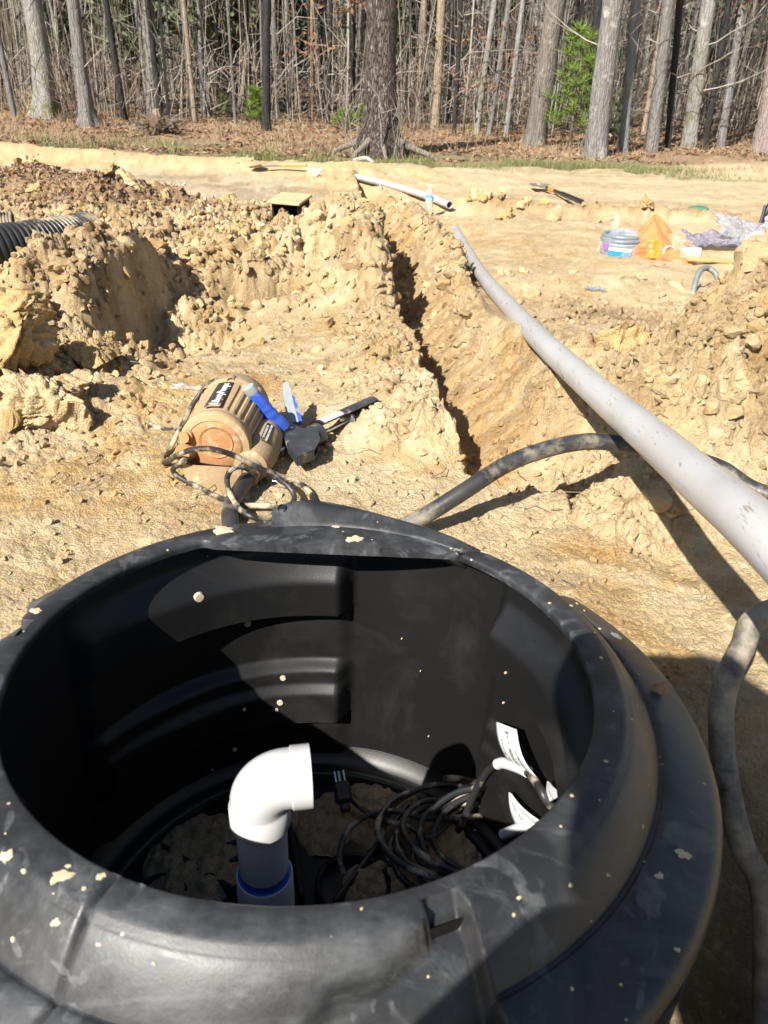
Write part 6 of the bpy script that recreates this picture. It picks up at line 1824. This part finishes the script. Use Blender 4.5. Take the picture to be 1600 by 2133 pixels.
BV = [(0, -.30, .40), (0, -.17, .55), (-.02, .02, .74), (-.06, .13, .86), (-.11, .19, .93), (-.165, .25, .985), (-.19, .28, 1.06),
      (-.23, .13, .84), (-.30, .22, .64), (-.08, .415, .685), (.15, .13, .84), (.33, .20, .60), (.22, .415, .685),
      (-.13, -.28, .37), (-.20, .16, .40), (-.22, .06, .06), (-.22, .20, .03), (.13, -.28, .37), (.19, .12, .34), (.21, -.06, .06), (.21, .10, .03)]
BE = [(0, 1), (1, 2), (2, 3), (3, 4), (4, 5), (5, 6), (3, 7), (7, 8), (8, 9), (3, 10), (10, 11), (11, 12), (0, 13), (13, 14), (14, 15), (15, 16), (0, 17), (17, 18), (18, 19), (19, 20)]
BR = [.16, .16, .175, .14, .055, .088, .075, .068, .050, .034, .068, .050, .034, .095, .068, .05, .04, .095, .068, .05, .04]
BV = [tuple(Vector(v) + PB) for v in BV]
hl = Vector(BV[9]); hr_ = Vector(BV[12])
skin_body('body', BV, BE, BR, JACKET, person)
hc_ = Vector(BV[5]) + Vector((-.005, .03, .055))
m = MB(); v_, f_ = icosphere(3)
def headp(q): return hc_ + Vector((q[0] * .080 * (1 - .12 * max(0, -q[2])), q[1] * .098, q[2] * .118)) + Vector((0, .022 * math.exp(-((q[0] / .16) ** 2 + ((q[2] + .05) / .16) ** 2)) * (1 if q[1] > 0 else 0), 0))
m.add([tuple(headp(q)) for q in v_], [tuple(f) for f in f_]); m.build('head', SKIN, person)
m = MB(); m.add([tuple(hc_ + Vector((q[0] * .090, q[1] * .108 - .004, .02 + max(q[2], -.1) * .112))) for q in v_], [tuple(f) for f in f_])
m.lathe([(.07, .034), (.11, .026), (.150, .014), (.152, .009), (.11, .020), (.07, .028)], 40, Matrix.Translation(hc_)); m.build('shadow_hat', simple('hat_grey', (.16, .15, .13), .8), person)  # unseen wide brim, added to broaden the shadow on the basin
m = MB()
for sx_ in (-.03, .03): m.lathe([(0, .004), (.010, .002), (.012, -.006)], 10, mat4(hc_ + Vector((sx_, .094, .0)), *frame(Vector((sx_ * 3, 1, 0)))))
m.build('eyes', simple('eye_dark', (.05, .04, .035), .3), person)
for sx_ in (-1, 1):
    m = MB(); m.lathe([(0, .008), (.020, .006), (.024, -.004), (0, -.01)], 12, mat4(hc_ + Vector((sx_ * .080, -.005, -.01)), *frame(Vector((sx_, -.3, 0))))); m.build('ear', SKIN, person)
# phone just behind the lens
cc_ = EYE - fwd * .0075
M = mat4(cc_, rgt, upv, -fwd)
m = MB(); m.box((-.018, -.128, .0), (.055, .018, .0075), M, .003); ph = m.build('phone', PHONE, auto=30); tag(ph, 'black phone held up in both hands to take the picture', 'phone')
for side, wrist, pts in ((-1, hl, (-.022, -.075)), (1, hr_, (.059, -.085))):
    g_ = M @ Vector((pts[0] + side * .020, pts[1] - .01, .025))
    V_ = [tuple(wrist), tuple(wrist.lerp(g_, .6)), tuple(g_)]; E_ = [(0, 1), (1, 2)]; R_ = [.030, .032, (.018, .034)]
    hand = skin_body('hand', V_, E_, R_, SKIN, person, 0, 2)
    for k in range(4):
        y_ = pts[1] + .030 - .020 * k; L_ = (.9, 1.0, .95, .75)[k]
        q = [M @ Vector((pts[0] + side * .020, y_, .030)), M @ Vector((pts[0] + side * .012, y_ + .002, .004)), M @ Vector((pts[0] + side * .003, y_ + .004, -.006)), M @ Vector((pts[0] - side * .014 * L_, y_ + .006, -.007))]
        skin_body('finger', [tuple(v) for v in q], [(0, 1), (1, 2), (2, 3)], [.010, .009, .0085, .007], SKIN, hand, 0, 1)
    q = [M @ Vector((pts[0] + side * .022, pts[1] + .0, .030)), M @ Vector((pts[0] + side * .010, pts[1] + .03, .022)), M @ Vector((pts[0] - side * .010, pts[1] + .05, .016))]
    skin_body('thumb', [tuple(v) for v in q], [(0, 1), (1, 2)], [.013, .011, .008], SKIN, hand, 0, 1)

print('unique tris', sum(sum(len(p.vertices) - 2 for p in m_.polygons) for m_ in bpy.data.meshes if m_.users))
